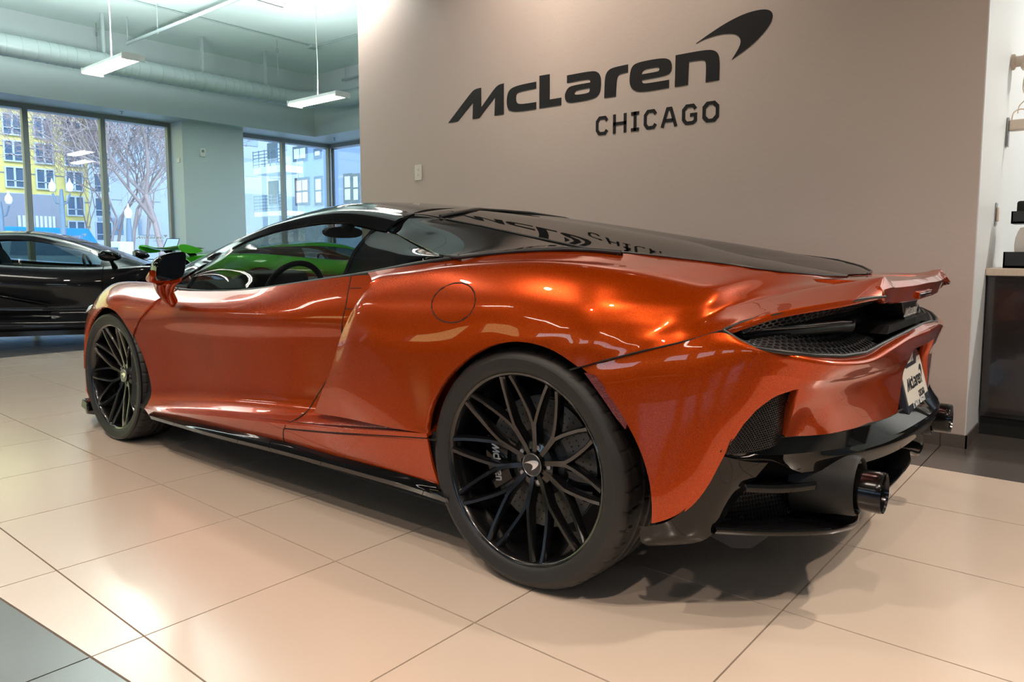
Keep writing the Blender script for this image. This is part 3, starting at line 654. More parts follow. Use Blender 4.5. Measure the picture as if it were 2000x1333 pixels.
# ---- rear bumper: wraps from the arch to the centre line
BN = [
 [(-.15,.957,.64), (-.15,.957,.61), (-.15,.957,.585), (-.15,.957,.55), (-.15,.957,.51), (-.15,.955,.45), (-.15,.95,.37), (-.15,.935,.285)],
 [(-.28,.940,.693), (-.28,.945,.66), (-.28,.948,.625), (-.28,.949,.58), (-.28,.948,.52), (-.28,.946,.45), (-.285,.942,.37), (-.29,.934,.285)],
 [(-.40,.924,.731), (-.41,.930,.70), (-.415,.933,.66), (-.42,.934,.60), (-.421,.933,.53), (-.422,.932,.46), (-.42,.931,.37), (-.415,.928,.285)],
 [(-.50,.908,.760), (-.512,.914,.728), (-.52,.917,.685), (-.524,.917,.63), (-.523,.914,.56), (-.518,.909,.48), (-.51,.906,.40), (-.495,.902,.31)],
 [(-.572,.884,.781), (-.598,.888,.750), (-.612,.886,.715), (-.616,.882,.67), (-.612,.878,.60), (-.602,.874,.54), (-.588,.870,.48), (-.565,.875,.42)],
 [(-.636,.862,.755), (-.680,.850,.738), (-.690,.842,.715), (-.692,.836,.685), (-.680,.832,.640), (-.672,.828,.60), (-.664,.822,.56), (-.655,.80,.515)],
 [(-.725,.805,.737), (-.758,.790,.720), (-.762,.782,.700), (-.756,.775,.670), (-.742,.768,.645), (-.730,.760,.61), (-.712,.742,.57), (-.684,.712,.512)],
 [(-.782,.670,.718), (-.808,.676,.706), (-.808,.670,.692), (-.792,.655,.667), (-.778,.650,.645), (-.770,.648,.61), (-.762,.644,.57), (-.744,.632,.511)],
 [(-.806,.520,.712), (-.832,.540,.702), (-.831,.536,.688), (-.814,.525,.662), (-.801,.520,.642), (-.796,.520,.60), (-.792,.520,.56), (-.786,.518,.511)],
 [(-.820,.390,.725), (-.848,.400,.718), (-.848,.396,.700), (-.836,.395,.662), (-.826,.390,.642), (-.823,.385,.60), (-.821,.380,.56), (-.818,.375,.510)],
 [(-.840,.225,.741), (-.862,.230,.732), (-.860,.228,.710), (-.850,.228,.665), (-.838,.228,.63), (-.836,.228,.60), (-.836,.228,.56), (-.836,.228,.511)],
 [(-.846,.0,.753), (-.872,.0,.735), (-.870,.0,.710), (-.855,.0,.665), (-.845,.0,.63), (-.845,.0,.60), (-.845,.0,.56), (-.843,.0,.507)]]
SB = Surf(BN, 7, 6, sharp=(3,)).orient((-1, .3, 0))
zlow = interp([0, .770, .774, .80, .826, .850, .864, .872, .878, .886, .895, .902, .912, .92, .93, 1.0], [.490, .500, .652, .648, .632, .600, .560, .51, .45, .40, .36, .335, .318, .306, .288, .270])
zlow2 = interp([0, .774, .80, .826, .850, .864, .872, .878, .886, .895, .902, .912, .92, .93, 1.0], [.655, .654, .648, .632, .600, .560, .51, .45, .40, .36, .335, .318, .306, .288, .270])
g_low = lambda v, uv: np.where(uv[:, 0] > 5.8, v[:, 2]-.49, v[:, 2]-zlow2(v[:, 1]))
# number plate recess in the middle of the bumper
g_plate = lambda v, uv: np.maximum(np.abs(v[:, 1])-(.20+(.60-v[:, 2])*.35), v[:, 2]-.690)
bump = SB.clips(g_rear, g_low, g_plate)
both(bump, 'rear_bumper', OR, car, lip=.03)
fl2 = SB.clips(g_rear, lambda v, uv: .05-g_rear(v, uv), lambda v, uv: v[:, 1]-.86, lambda v, uv: v[:, 2]-zlow(v[:, 1]))
d_ = np.clip(g_rear(fl2.v, fl2.uv)/.05, 0, 1); fl2 = fl2.copy(); fl2.v = fl2.v+fl2.n*(.005*(1-d_**4))[:, None]
both(fl2, 'bumper_arch_edge', OR, car, lip=.02)
both(SB.offset(-.04).clips(lambda v, uv: -(v[:, 0]+.30), lambda v, uv: g_rear(v, uv)-.01, lambda v, uv: v[:, 2]-zlow(v[:, 1])), 'bumper_inner', M['dark'], car, lip=0)
for sg in (1, -1): MB().tube([(x, sg*(y+.001), z-.001) for x, y, z in catmull([(-.185,.955,.662)]+[q[0] for q in QN[6:10]], 8)], .0026, 6).build('panel_gap', M['dark'], car, smooth=60)
# plate recess, plate, frame
MB().prism([(-.30,.505), (.30,.505), (.215,.68), (.16,.692), (-.16,.692), (-.215,.68)], -.80, -.76, lambda a, b, h: (h, a, b)).build('plate_recess', OR, car)
pt = math.atan2(.04, .155)
def plate_pt(a, b, h): return (-.828-h*math.cos(pt)+b*math.sin(pt), -a, .578+b*math.cos(pt)-h*math.sin(pt))
pf = MB(); pf.prism(chaikin([(-.168,-.098), (.168,-.098), (.168,.075), (.10,.088), (.06,.100), (-.06,.100), (-.10,.088), (-.168,.075)], (0, 1), 1), -.02, .006, plate_pt)
frm = pf.build('plate_frame', M['navy_frame'], car, bevel=.002)
MB().prism([(-.152,-.060), (.152,-.060), (.152,.062), (.105,.062), (.080,.042), (-.080,.042), (-.105,.062), (-.152,.062)], .0055, .0075, plate_pt).build('number_plate', M['plate'], car)
wordmark(MB(), lambda a, b, h: plate_pt(-.128+a*.1, -.018+b*.15, h), -.0, True, 1)
mbp = MB(); wordmark(mbp, lambda a, b, h: plate_pt(-.125+a*.1, -.022+b*.16, .0074+h), .001, True, 1)
for ch, a, b in CITY: city_letter(mbp, ch, a, b, -.236, -.113, .021, lambda a, b, h: plate_pt(-.125+a*.1, -.020+b*.16, .0074+h), .001)
mbp.build('plate_lettering', M['vinyl'], car)
wordmark(MB(), lambda a, b, h: plate_pt(-.066+a*.052, .054+b*.11, .006+h), .001, True, 1).build('frame_wordmark', M['white_print'], car)
mbp = MB()
for ch, a, b in CITY: city_letter(mbp, ch, a, b, -.236, -.113, .023, lambda a, b, h: plate_pt(-.36+a*.2, -.062+(b+.13)*.22, .006+h), .001)
mbp.build('frame_lettering', M['white_print'], car)
MB().prism([(-.16,-.10), (.16,-.10), (.16,.07), (-.16,.07)], -.06, -.018, plate_pt).build('plate_holder', M['satin_black'], car)
# ---- hex mesh helper over a bilinear / net surface
def hexmesh(net, nu, nv, w=.12, depth=.004, off=0):
    S = np.asarray(net, float); U, V = S.shape[:2]
    G = catmull(S, 10); G = np.swapaxes(catmull(np.swapaxes(G, 0, 1), 10), 0, 1)
    def P(u, v):
        u = min(max(u, 0), 1)*(G.shape[0]-1); v = min(max(v, 0), 1)*(G.shape[1]-1); i = min(int(u), G.shape[0]-2); j = min(int(v), G.shape[1]-2); a = u-i; b = v-j
        return (G[i, j]*(1-a)*(1-b)+G[i+1, j]*a*(1-b)+G[i, j+1]*(1-a)*b+G[i+1, j+1]*a*b)
    c = P(.5, .5); nrm = np.cross(P(.6, .5)-c, P(.5, .6)-c); nrm /= np.linalg.norm(nrm)
    if nrm[0]*-1+nrm[1]*.6 < 0: nrm = -nrm
    mb = MB()
    for i in range(nu+1):
        for j in range(nv+1):
            cu = (i+.5*(j % 2))/nu; cv = j/nv; hu = 1/nu*.577; hv = 1/nv*.667
            if cu > 1.02 or cu < -.02: continue
            vs = []
            for k in range(6):
                a = PI/6+k*PI/3
                for sc in (1.0, 1-w*2):
                    q = P(cu+math.cos(a)*hu*sc, cv+math.sin(a)*hv*sc); vs.append(q+nrm*off); vs.append(q+nrm*(off-depth))
            fs = []
            for k in range(6):
                A = k*4; Bq = ((k+1) % 6)*4
                fs += [(A, Bq, Bq+2, A+2), (A+2, Bq+2, Bq+3, A+3)]
            mb.add([tuple(p) for p in vs], fs)
    return mb
def mirror_mb(mb): o = MB(); o.v = [(x, -y, z) for x, y, z in mb.v]; o.f = [f[::-1] for f in mb.f]; return o
def two(mb, name, m, parent=car, smooth=None, bevel=0, kind=None):
    for q in (mb, mirror_mb(mb)): tag(q.build(name, m, parent, smooth=smooth, bevel=bevel), kind=kind)
# light recess: back surface, two mesh fields, lamp blade
rec_back = [[(-.60,.84,.779), (-.615,.82,.765), (-.62,.82,.757)], [(-.66,.77,.815), (-.655,.755,.77), (-.68,.80,.740)], [(-.70,.67,.835), (-.67,.65,.775), (-.725,.69,.722)], [(-.72,.52,.842), (-.675,.50,.775), (-.755,.52,.708)], [(-.73,.36,.84), (-.675,.34,.78), (-.77,.36,.718)], [(-.76,.18,.835), (-.70,.17,.79), (-.79,.18,.735)], [(-.76,0,.83), (-.69,0,.79), (-.80,0,.745)]]
both(Surf(rec_back, 4, 4).orient((-1, .3, 0)), 'light_recess', M['dark'], car, lip=0)
lowm = [[(-.612,.862,.762), (-.63,.852,.752)], [(-.660,.80,.772), (-.706,.830,.742)], [(-.680,.68,.772), (-.758,.735,.727)], [(-.690,.54,.768), (-.792,.60,.712)], [(-.690,.43,.766), (-.806,.48,.712)], [(-.690,.33,.768), (-.813,.40,.722)]]
upm = [[(-.605,.855,.789), (-.612,.850,.779)], [(-.665,.790,.822), (-.660,.775,.790)], [(-.735,.710,.842), (-.700,.665,.800)], [(-.790,.590,.852), (-.725,.55,.808)], [(-.810,.44,.848), (-.730,.41,.808)], [(-.79,.26,.838), (-.72,.25,.808)]]
hm = hexmesh(lowm, 24, 5, .09, .006, .0); two(hm, 'lower_light_mesh', M['mesh_sheen'], kind='stuff')
two(hexmesh(upm, 26, 4, .10, .006, 0), 'upper_light_mesh', M['mesh_sheen'], kind='stuff')
two(MB().tube([(-0.573,0.878,0.786),(-0.605,0.868,0.765),(-0.645,0.86,0.748),(-0.705,0.84,0.741),(-0.753,0.77,0.729),(-0.788,0.66,0.718),(-0.808,0.52,0.713),(-0.819,0.4,0.724),(-0.842,0.2,0.742)]+[(-.846,0,.748)], .006, 8), 'recess_rim', M['satin_black'], smooth=50)
two(MB().tube([(-0.573,0.878,0.787),(-0.611,0.855,0.806),(-0.672,0.815,0.826),(-0.729,0.76,0.841),(-0.785,0.69,0.852),(-0.836,0.59,0.861),(-0.844,0.5,0.859)], .004, 8), 'recess_upper_rim', M['satin_black'], smooth=50)
blade = [(-0.603,0.83,0.784),(-0.644,0.775,0.787),(-0.694,0.66,0.787),(-0.74,0.51,0.788),(-0.754,0.455,0.786)]
two(MB().tube(blade, [.011, .0105, .0095, .007, .003], 10), 'tail_lamp', M['smoke_lens'], smooth=50)
two(MB().tube([(x+.006, y-.004, z-.014) for x, y, z in blade]+[(-.71,.30,.768), (-.70,.15,.765), (-.695,0,.765)], [.010, .012, .014, .015, .016, .018, .018, .018], 10), 'lamp_carrier', M['satin_black'], smooth=50)
two(MB().prism([(-0.782,0.42,0.769),(-0.796,0.42,0.75),(-0.818,0.25,0.743),(-0.842,0.05,0.756),(-0.813,0.05,0.762),(-0.797,0.25,0.767)][0:0] or [(0,.772), (.28,.765), (.30,.742), (.1,.748), (0,.752)], -.83, -.74, lambda a, b, h: (h+.06*(a), a, b)), 'centre_shelf', M['satin_black'], smooth=40)
# corner vents with fine mesh
vent = [[(-.700,.762,.660), (-.692,.748,.58), (-.664,.708,.500)], [(-.682,.800,.655), (-.675,.800,.58), (-.668,.792,.50)], [(-.650,.835,.635), (-.645,.838,.56), (-.636,.838,.492)], [(-.608,.868,.585), (-.600,.870,.53), (-.588,.876,.485)]]
both(Surf(vent, 5, 5).orient((-1, .5, 0)).offset(-.012), 'vent_backing', M['dark'], car, lip=0)
two(hexmesh([[a[0], a[2]] for a in vent], 26, 26, .13, .004, .002), 'corner_vent_mesh', M['mesh_black'], kind='stuff')
# ---- black lower lip and diffuser
LT = [(-0.574,0.88,0.495),(-0.656,0.765,0.462),(-0.707,0.68,0.466),(-0.763,0.58,0.463),(-0.819,0.45,0.464),(-0.86,0.3,0.471)]+[(-.885,.10,.478), (-.89,0,.479)]
LI = [(-.575,.870,.512), (-.655,.735,.511), (-.715,.655,.511), (-.770,.560,.511), (-.805,.440,.511), (-.827,.295,.510), (-.841,.1,.509), (-.842,0,.509)]
LT = [(x, y, z_) for (x, y, z), z_ in zip(LT, (.492, .472, .467, .465, .466, .471, .477, .479))]
LB = [(-0.571,0.882,0.488),(-0.601,0.72,0.389)]+[(-0.688,0.66,0.406),(-0.763,0.575,0.414),(-0.82,0.445,0.415),(-0.861,0.295,0.423)]+[(-.883,.10,.436), (-.888,0,.437)]
LBI = [(-.56,.86,.47), (-.57,.70,.385), (-.66,.62,.395), (-.72,.53,.40), (-.77,.42,.41), (-.81,.28,.418), (-.83,.1,.43), (-.83,0,.43)]
LU = [tuple((np.array(a)*.5+np.array(b)*.5)+np.array((-.006, .002, .006))) for a, b in zip(LT, LB)]
both(Surf([[i, tuple((np.array(i)+np.array(a))/2), a, u, b, bi] for i, a, u, b, bi in zip(LI, LT, LU, LB, LBI)], 6, 5, sharp=(2, 4)).orient((-1, .3, 0)), 'rear_lip', GB, car, lip=.004)
MB().tube([tuple(p) for p in LI[1:]]+[(x, -y, z) for x, y, z in LI[1:-1][::-1]], .0035, 6).build('bumper_seam', M['dark'], car, smooth=50)
# parking sensor
sp = [(-0.69,0.665,0.427)][0]
for s in (1, -1): MB().lathe([(0, .002), (.008, .002), (.009, 0)], 20, 'x', (0, 0, 0)).build('parking_sensor', GB, car, loc=(sp[0]-.004, s*sp[1], sp[2]), rot=(0, 0, s*-.9), smooth=50)
# corner blade between orange corner and diffuser
CBo = [(-.574,.880,.510), (-.545,.886,.434), (-.508,.90,.353), (-.462,.921,.305), (-.415,.929,.283), (-.385,.932,.275)]
CBm = [(-.600,.815,.478), (-.575,.835,.385), (-.535,.862,.310), (-.492,.888,.262), (-.43,.91,.24), (-.385,.922,.235)]
CBe = [(-0.644,0.745,0.445),(-0.588,0.78,0.357),(-0.545,0.83,0.272),(-0.516,0.85,0.243),(-0.463,0.875,0.229),(-0.399,0.915,0.222)]
CBi = [(x+.03, y-.05, z+.03) for x, y, z in CBe]
both(Surf([[a, m, e, i] for a, m, e, i in zip(CBo, CBm, CBe, CBi)], 7, 6, sharp=(2,)).orient((-1, .5, 0)), 'corner_blade', GB, car, lip=0)
# diffuser: upper wing, mesh field, bottom blade, strakes
UW = [(-0.609,0.79,0.384),(-0.673,0.71,0.374),(-0.734,0.62,0.374),(-0.75,0.585,0.38),(-0.775,0.52,0.433)]
UWb = [(x+.10, y-.02, z+.012) for x, y, z in UW]
both(Surf([[(x+.003, y, z+.010), (x, y, z), (x+.002, y, z-.010)] for x, y, z in UW], 6, 3).orient((-1, 0, 0)), 'diffuser_wing', GB, car, lip=.10)
both(Surf([[(x+.10, y-.02, z+.05), (x+.08, y-.02, z)] for x, y, z in [(-.60,.80,.40), (-.68,.68,.39), (-.74,.58,.39), (-.77,.45,.40), (-.80,.2,.41), (-.80,0,.41)]], 4, 2).orient((-1, 0, 0)), 'diffuser_back_upper', M['dark'], car, lip=0)
dm = [[(-.545,.80,.375), (-.515,.80,.262)], [(-.60,.70,.372), (-.58,.70,.262)], [(-.65,.58,.375), (-.64,.58,.262)], [(-.66,.42,.385), (-.65,.42,.262)], [(-.67,.2,.42), (-.66,.2,.28)], [(-.67,0,.43), (-.66,0,.29)]]
both(Surf(dm, 4, 4).orient((-1, 0, 0)).offset(-.01), 'diffuser_backing', M['dark'], car, lip=0)
two(hexmesh(dm, 60, 9, .13, .004, .0), 'diffuser_mesh', M['mesh_black'], kind='stuff')
DB = [(-0.553,0.84,0.282),(-0.651,0.75,0.272),(-0.747,0.65,0.267),(-0.783,0.55,0.254),(-0.79,0.44,0.239)]+[(-.775,.35,.262), (-.80,.22,.262), (-.812,.08,.27), (-.815,0,.275)]
both(Surf([[(x+.14, y-.02, z+.0), (x+.03, y-.004, z+.006), (x+.002, y, z+.003), (x, y, z-.006), (x+.004, y, z-.014), (x+.14, y-.02, z-.02)] for x, y, z in DB], 6, 4, sharp=(2, 4)).orient((-1, 0, .3)), 'diffuser_blade', GB, car, lip=0)
both(Surf([[(-.50,.80,.268), (-.45,.72,.20), (-.30,.66,.15)], [(-.60,.66,.262), (-.50,.62,.19), (-.20,.58,.12)], [(-.68,.45,.255), (-.52,.45,.18), (-.2,.45,.12)], [(-.72,0,.258), (-.52,0,.18), (-.2,0,.12)]], 4, 4).orient((-1, 0, -1)), 'diffuser_floor', M['satin_black'], car, lip=0)
for y, x0 in ((.60, -.60), (.22, -.66)):
    two(MB().prism([(x0-.06,.262), (x0+.04,.155), (x0+.10,.140), (-.42,.16), (-.42,.262)], y-.006, y+.006, lambda a, b, h: (a, h, b)), 'diffuser_strake', M['satin_black'], bevel=.003)
# exhausts
for s in (1, -1):
    ex = MB().lathe([(.0495,-.866), (.0515,-.872), (.0535,-.866), (.0535,-.858), (.0525,-.75), (.050,-.66), (.044,-.66), (.0455,-.75), (.0465,-.85), (.0495,-.866)], 48, 'x').build('exhaust_pipe', M['exhaust'], car, loc=(0, s*.535, .358), smooth=40)
    MB().lathe([(0, -.78), (.045, -.78)], 32, 'x').build('pipe_core', M['dark'], ex, smooth=40)
    MB().lathe([(.070,-.806), (.074,-.814), (.078,-.806), (.083,-.76), (.098,-.66), (.092,-.66), (.074,-.76), (.070,-.79)], 48, 'x', closed=True).build('exhaust_surround', M['matt_black'], car, loc=(0, s*.538, .366), smooth=40)
    MB().tube([(-.66, s*.535, .362), (-.70, s*.535, .362)], .085, 32).build('exhaust_shroud', M['dark'], car, smooth=40)
# side marker reflector
RFt = [(-0.233,0.957,0.659),(-0.263,0.952,0.655),(-0.301,0.946,0.616),(-0.333,0.942,0.573),(-0.352,0.938,0.538)]; RFb = [(-0.236,0.957,0.656),(-0.252,0.955,0.638),(-0.286,0.95,0.597),(-0.317,0.946,0.558),(-0.348,0.941,0.524)]
two(MB().add([tuple(np.array(p)+np.array((-.001, .0045, 0))) for p in RFt+RFb]+[tuple(np.array(p)+np.array((0, -.01, 0))) for p in RFt+RFb], [(i, i+1, i+6, i+5) for i in range(4)]+[(i, i+10, i+11, i+1) for i in range(4)]+[(i+5, i+6, i+16, i+15) for i in range(4)]+[(0, 5, 15, 10), (4, 14, 19, 9)]), 'side_reflector', M['red_lens'], smooth=40)
# ---- side skirt
ST = [(2.269,0.932,0.195),(1.751,0.932,0.22),(1.16,0.932,0.242),(0.861,0.932,0.241),(0.582,0.935,0.245),(0.34,0.94,0.245)]; SO = [(2.225,0.955,0.191),(1.697,0.962,0.196),(1.186,0.965,0.209),(0.753,0.967,0.215),(0.45,0.965,0.215),(0.272,0.955,0.206)]
skn = [[a, tuple(np.array(a)*.6+np.array(o)*.4+np.array((0, .004, 0))), (o[0], o[1]-.004, o[2]+.006), (o[0], o[1]-.012, o[2]-.012), (o[0], o[1]-.10, o[2]-.03)] for a, o in zip(ST, SO)]
SK = Surf(skn, 10, 4, sharp=(2, 3)).orient((0, 1, 0))
both(SK.clips(lambda v, uv: v[:, 0]-(1.21+(.2-v[:, 2])*-.8)-.002), 'side_skirt', GB, car, lip=.01); both(SK.clips(lambda v, uv: -(v[:, 0]-(1.21+(.2-v[:, 2])*-.8))-.002), 'side_skirt', GB, car, lip=.01)
# ---- front fender, nose
FN = [
 [(2.10,.93,.20), (2.10,.955,.24), (2.10,.90,.33), (2.10,.888,.46), (2.10,.90,.585), (2.10,.919,.672), (2.10,.892,.738), (2.10,.822,.790), (2.08,.78,.80), (2.2,.70,.815), (2.35,.45,.83), (2.40,0,.835)],
 [(2.28,.93,.187), (2.28,.952,.225), (2.28,.912,.305), (2.28,.902,.45), (2.28,.908,.575), (2.28,.922,.66), (2.28,.893,.735), (2.28,.815,.797), (2.28,.76,.806), (2.32,.62,.812), (2.45,.40,.82), (2.5,0,.825)],
 [(2.50,.925,.185), (2.50,.938,.222), (2.50,.925,.31), (2.50,.92,.45), (2.50,.924,.57), (2.50,.928,.655), (2.49,.895,.738), (2.48,.81,.806), (2.47,.74,.806), (2.50,.55,.775), (2.6,.35,.775), (2.65,0,.785)],
 [(2.70,.925,.18), (2.70,.935,.22), (2.70,.935,.31), (2.70,.935,.45), (2.70,.935,.58), (2.70,.930,.69), (2.70,.875,.768), (2.70,.79,.811), (2.70,.71,.80), (2.72,.52,.745), (2.78,.32,.74), (2.8,0,.75)],
 [(2.92,.92,.16), (2.92,.918,.21), (2.92,.920,.31), (2.92,.920,.45), (2.92,.918,.57), (2.92,.902,.66), (2.92,.850,.755), (2.90,.775,.804), (2.90,.68,.785), (2.93,.50,.715), (2.98,.30,.70), (3.0,0,.71)],
 [(3.12,.865,.14), (3.12,.885,.20), (3.13,.880,.31), (3.13,.875,.44), (3.13,.868,.55), (3.12,.848,.63), (3.10,.80,.71), (3.05,.745,.775), (3.05,.65,.755), (3.12,.48,.68), (3.18,.28,.665), (3.2,0,.67)],
 [(3.30,.75,.12), (3.32,.79,.18), (3.32,.79,.30), (3.31,.78,.42), (3.30,.77,.52), (3.28,.75,.585), (3.24,.74,.65), (3.20,.68,.71), (3.22,.60,.70), (3.3,.45,.64), (3.38,.28,.62), (3.4,0,.62)],
 [(3.45,.60,.12), (3.48,.66,.17), (3.48,.66,.28), (3.47,.65,.38), (3.45,.63,.46), (3.43,.61,.51), (3.40,.58,.56), (3.37,.54,.60), (3.40,.48,.60), (3.46,.38,.575), (3.52,.24,.565), (3.54,0,.565)],
 [(3.55,.0,.12), (3.60,.0,.17), (3.61,.0,.26), (3.61,.0,.34), (3.61,.0,.40), (3.60,.0,.44), (3.60,.0,.47), (3.60,.0,.49), (3.60,.0,.50), (3.60,.0,.51), (3.60,.0,.52), (3.60,.0,.53)]]
SF = Surf(FN, 7, 6, sharp=(1,)).orient((0, .8, .6))
fend = SF.clips(c_fr(-1, G), g_front)
g_hood = lambda v, uv: uv[:, 1]-8.3
both(fend.clips(lambda v, uv: 8.3-uv[:, 1]-.02, lambda v, uv: 3.06+(v[:, 2]-.66)*.25-v[:, 0]-.0004), 'front_fender', OR, car, lip=.02)
both(fend.clips(lambda v, uv: 8.3-uv[:, 1]-.02, lambda v, uv: v[:, 0]-(3.06+(v[:, 2]-.66)*.25)-.0004), 'front_bumper', OR, car, lip=.02)
both(SF.clips(lambda v, uv: uv[:, 1]-8.3-.02, lambda v, uv: v[:, 0]-2.42), 'bonnet', OR, car, lip=.01)
fl3 = SF.clips(g_front, lambda v, uv: .06-g_front(v, uv), lambda v, uv: v[:, 1]-.80, lambda v, uv: v[:, 2]-.33, c_fr(-1, G))
d_ = np.clip(g_front(fl3.v, fl3.uv)/.06, 0, 1); fl3 = fl3.copy(); fl3.v = fl3.v+fl3.n*(.007*(1-d_**4))[:, None]
both(fl3, 'arch_flare', OR, car, lip=.02)
two(MB().tube([(3.17,.84,.63), (3.23,.79,.65), (3.29,.73,.655), (3.33,.66,.65)], [.004, .016, .02, .01], 8), 'headlamp', M['smoke_lens'], smooth=50)
two(MB().prism([(2.96,.86), (3.08,.90), (3.28,.84), (3.5,.66), (3.62,.35), (3.66,0), (3.45,0), (3.2,.70)], .075, .095, None), 'front_splitter', GB, bevel=.004)
two(MB().prism([(3.0,.10), (3.0,.155), (3.07,.17), (3.09,.12)], .88, .925, lambda a, b, h: (a, h, b)), 'splitter_end', GB, bevel=.008)
# ---- inner structure so nothing shows through
MB().box((.25, -.78, .14), (2.35, .78, .60)).build('floor_tub', M['dark'], car)
MB().box((-.55, -.58, .2), (.9, .58, .86)).build('engine_box', M['dark'], car)
MB().box((2.3, -.58, .14), (3.3, .58, .62)).build('front_tub', M['dark'], car)
for cx, cz, r in ((0, .355, .372), (2.675, .335, .345)):
    for s in (1, -1):
        o = MB().lathe([(r+.072, .90 if cx == 0 else .865), (r+.072, .58), (.05, .56)], 40, 'y', a0=-.35, a1=PI+.25).build('arch_liner', M['dark'], car, loc=(cx, 0, cz), smooth=50)
        if s < 0: o.rotation_euler = (0, 0, PI)
# ---- wheels
def wheel(x, z, R, rr, W, side, off, phase):
    yo = off
    # tyre
    N = 360; prof = [(rr-.004, -.006), (rr+.004, .003), (rr+.012, .0065), (rr+.020, .008), (rr+.035, .009), (rr+.040, .0105), (rr+.052, .006), (R-.013, -.004), (R-.007, -.013), (R-.003, -.024)]
    tread = [(R-(.0025 if i in (0, 13) else 0), -.030-(W-.062)*i/13) for i in range(14)]
    tr = []
    gro = [.24, .42, .60, .78]
    for y_ in np.linspace(-.030, -(W-.030), 34): tr.append((R, float(y_)))
    prof2 = [(R-.004, -W+.024), (R-.012, -W+.012), (R-.03, -W+.004), (rr+.03, -W+.006), (rr, -W+.012)]
    allp = prof+tr+prof2; vs = []; fs = []; L = len(allp)
    for k in range(N):
        a = 2*PI*k/N
        for i, (r, y) in enumerate(allp):
            if len(prof) <= i < len(prof)+len(tr):
                q = (-y-.030)/(W-.060); e = abs(q-.5)*2; r = R-.004*e**3
                if min(abs(q-g_) for g_ in gro) < .022: r -= .007
                sh = int(round(q*9)) if q < .5 else int(round((1-q)*9))
                if (q < .20 or q > .82) and (k+sh) % 9 == 0: r -= .005
                elif .27 < q < .40 and (k+sh*2) % 12 == 0: r -= .004
            elif i in (len(prof)-1, len(prof)-2) and k % 9 == 0: r -= .004
            vs.append((r*math.cos(a), y, r*math.sin(a)))
    for k in range(N):
        k2 = (k+1) % N
        for i in range(L-1): fs.append((k*L+i, k2*L+i, k2*L+i+1, k*L+i+1))
    rot = (0, 0, 0) if side > 0 else (0, 0, PI); loc = (x, side*yo, z)
    key = 'tyre%g' % R
    if key not in CACHE: CACHE[key] = MB().add(vs, fs).mesh('tyre', M['rubber'], smooth=32)
    link_mesh('tyre', CACHE[key], car, loc, rot)
    key = 'rim%g' % R
    if key not in CACHE:
        CACHE[key] = MB().lathe([(rr+.001,-.010), (rr+.002,-.001), (rr-.001,.001), (rr-.006,-.001), (rr-.010,-.006), (rr-.014,-.022), (rr-.019,-.055), (rr-.03,-.12), (rr-.028,-W+.05), (rr-.012,-W+.02), (rr+.001,-W+.012)], 96, 'y').mesh('wheel_rim', M['rim_black'], 35)
        # one Y spoke pointing along +z (angle 90deg)
        mb = MB(); dep = -.062 if R > .34 else -.056
        pr = [(.024, 1.2), (.060, 1.5), (.100, 1.5), (.128, 2.0), (.158, 5.4), (.195, 9.0), (.235, 12.0), (rr-.010, 14.4)]
        sc = rr/.2795
        for s in (-1, 1):
            ring = []
            for i, (r, an) in enumerate(pr):
                t = (r-.024)/(rr-.034); y = dep*(1-max(0, (t-.10)/.90)**1.25)-.004
                if i < 7: r = r*sc
                wf = [.013, .011, .010, .010, .0095, .009, .0085, .010][i]; wb = [.017, .017, .017, .018, .018, .018, .018, .021][i]
                a = PI/2+s*math.radians(an); ca, sa = math.cos(a), math.sin(a)
                # tangential direction across the arm
                i0, i1 = max(i-1, 0), min(i+1, 7)
                p0 = Vector((pr[i0][0]*math.cos(PI/2+s*math.radians(pr[i0][1])), pr[i0][0]*math.sin(PI/2+s*math.radians(pr[i0][1])))); p1 = Vector((pr[i1][0]*math.cos(PI/2+s*math.radians(pr[i1][1])), pr[i1][0]*math.sin(PI/2+s*math.radians(pr[i1][1]))))
                d = (p1-p0).normalized(); tx, tz = -d.y, d.x; c = (r*ca, r*sa)
                dd = .034-.010*t
                ring.append([(c[0]+tx*wf/2, y, c[1]+tz*wf/2), (c[0]-tx*wf/2, y, c[1]-tz*wf/2), (c[0]-tx*wb/2, y-dd*.35, c[1]-tz*wb/2), (c[0]-tx*wb/2, y-dd, c[1]-tz*wb/2), (c[0]+tx*wb/2, y-dd, c[1]+tz*wb/2), (c[0]+tx*wb/2, y-dd*.35, c[1]+tz*wb/2)])
            vv = [p for rg in ring for p in rg]; ff = []
            for i in range(7):
                for k in range(6): ff.append((i*6+k, i*6+(k+1) % 6, (i+1)*6+(k+1) % 6, (i+1)*6+k))
            ff += [tuple(range(6)), tuple(range(42, 48))]
            mb.add(vv, ff)
        CACHE[key+'s'] = mb.mesh('spoke', M['rim_black'], 30)
        dp = dep
        CACHE[key+'h'] = MB().lathe([(.070, dp-.03), (.066, dp-.010), (.046, dp-.004), (.044, dp-.012), (.036, dp-.012), (.035, dp+.004), (0, dp+.004)], 40, 'y').mesh('hub', M['rim_black'], 35)
        CACHE[key+'c'] = MB().lathe([(.0315, dp+.004), (.033, dp+.006), (.0345, dp+.004)], 40, 'y').mesh('cap_ring', M['steel'], 35)
        CACHE[key+'l'] = MB().prism(chaikin([((a-2.33)*.115, (b-.235)*.13) for a, b in WM[7][0]], (0, 10), 2), dp+.0035, dp+.0062, lambda a, b, h: (-a, h, b)).mesh('cap_emblem', M['chrome'])
        mbn = MB()
        for k in range(5):
            a = PI/2+2*PI*k/5+.3; mbn.lathe([(.0, dp-.004), (.007, dp-.004), (.008, dp-.014)], 10, 'y', (.054*math.cos(a), 0, .054*math.sin(a)))
        CACHE[key+'n'] = mbn.mesh('wheel_bolts', M['steel'], 35)
        rd = .195 if R > .34 else .195
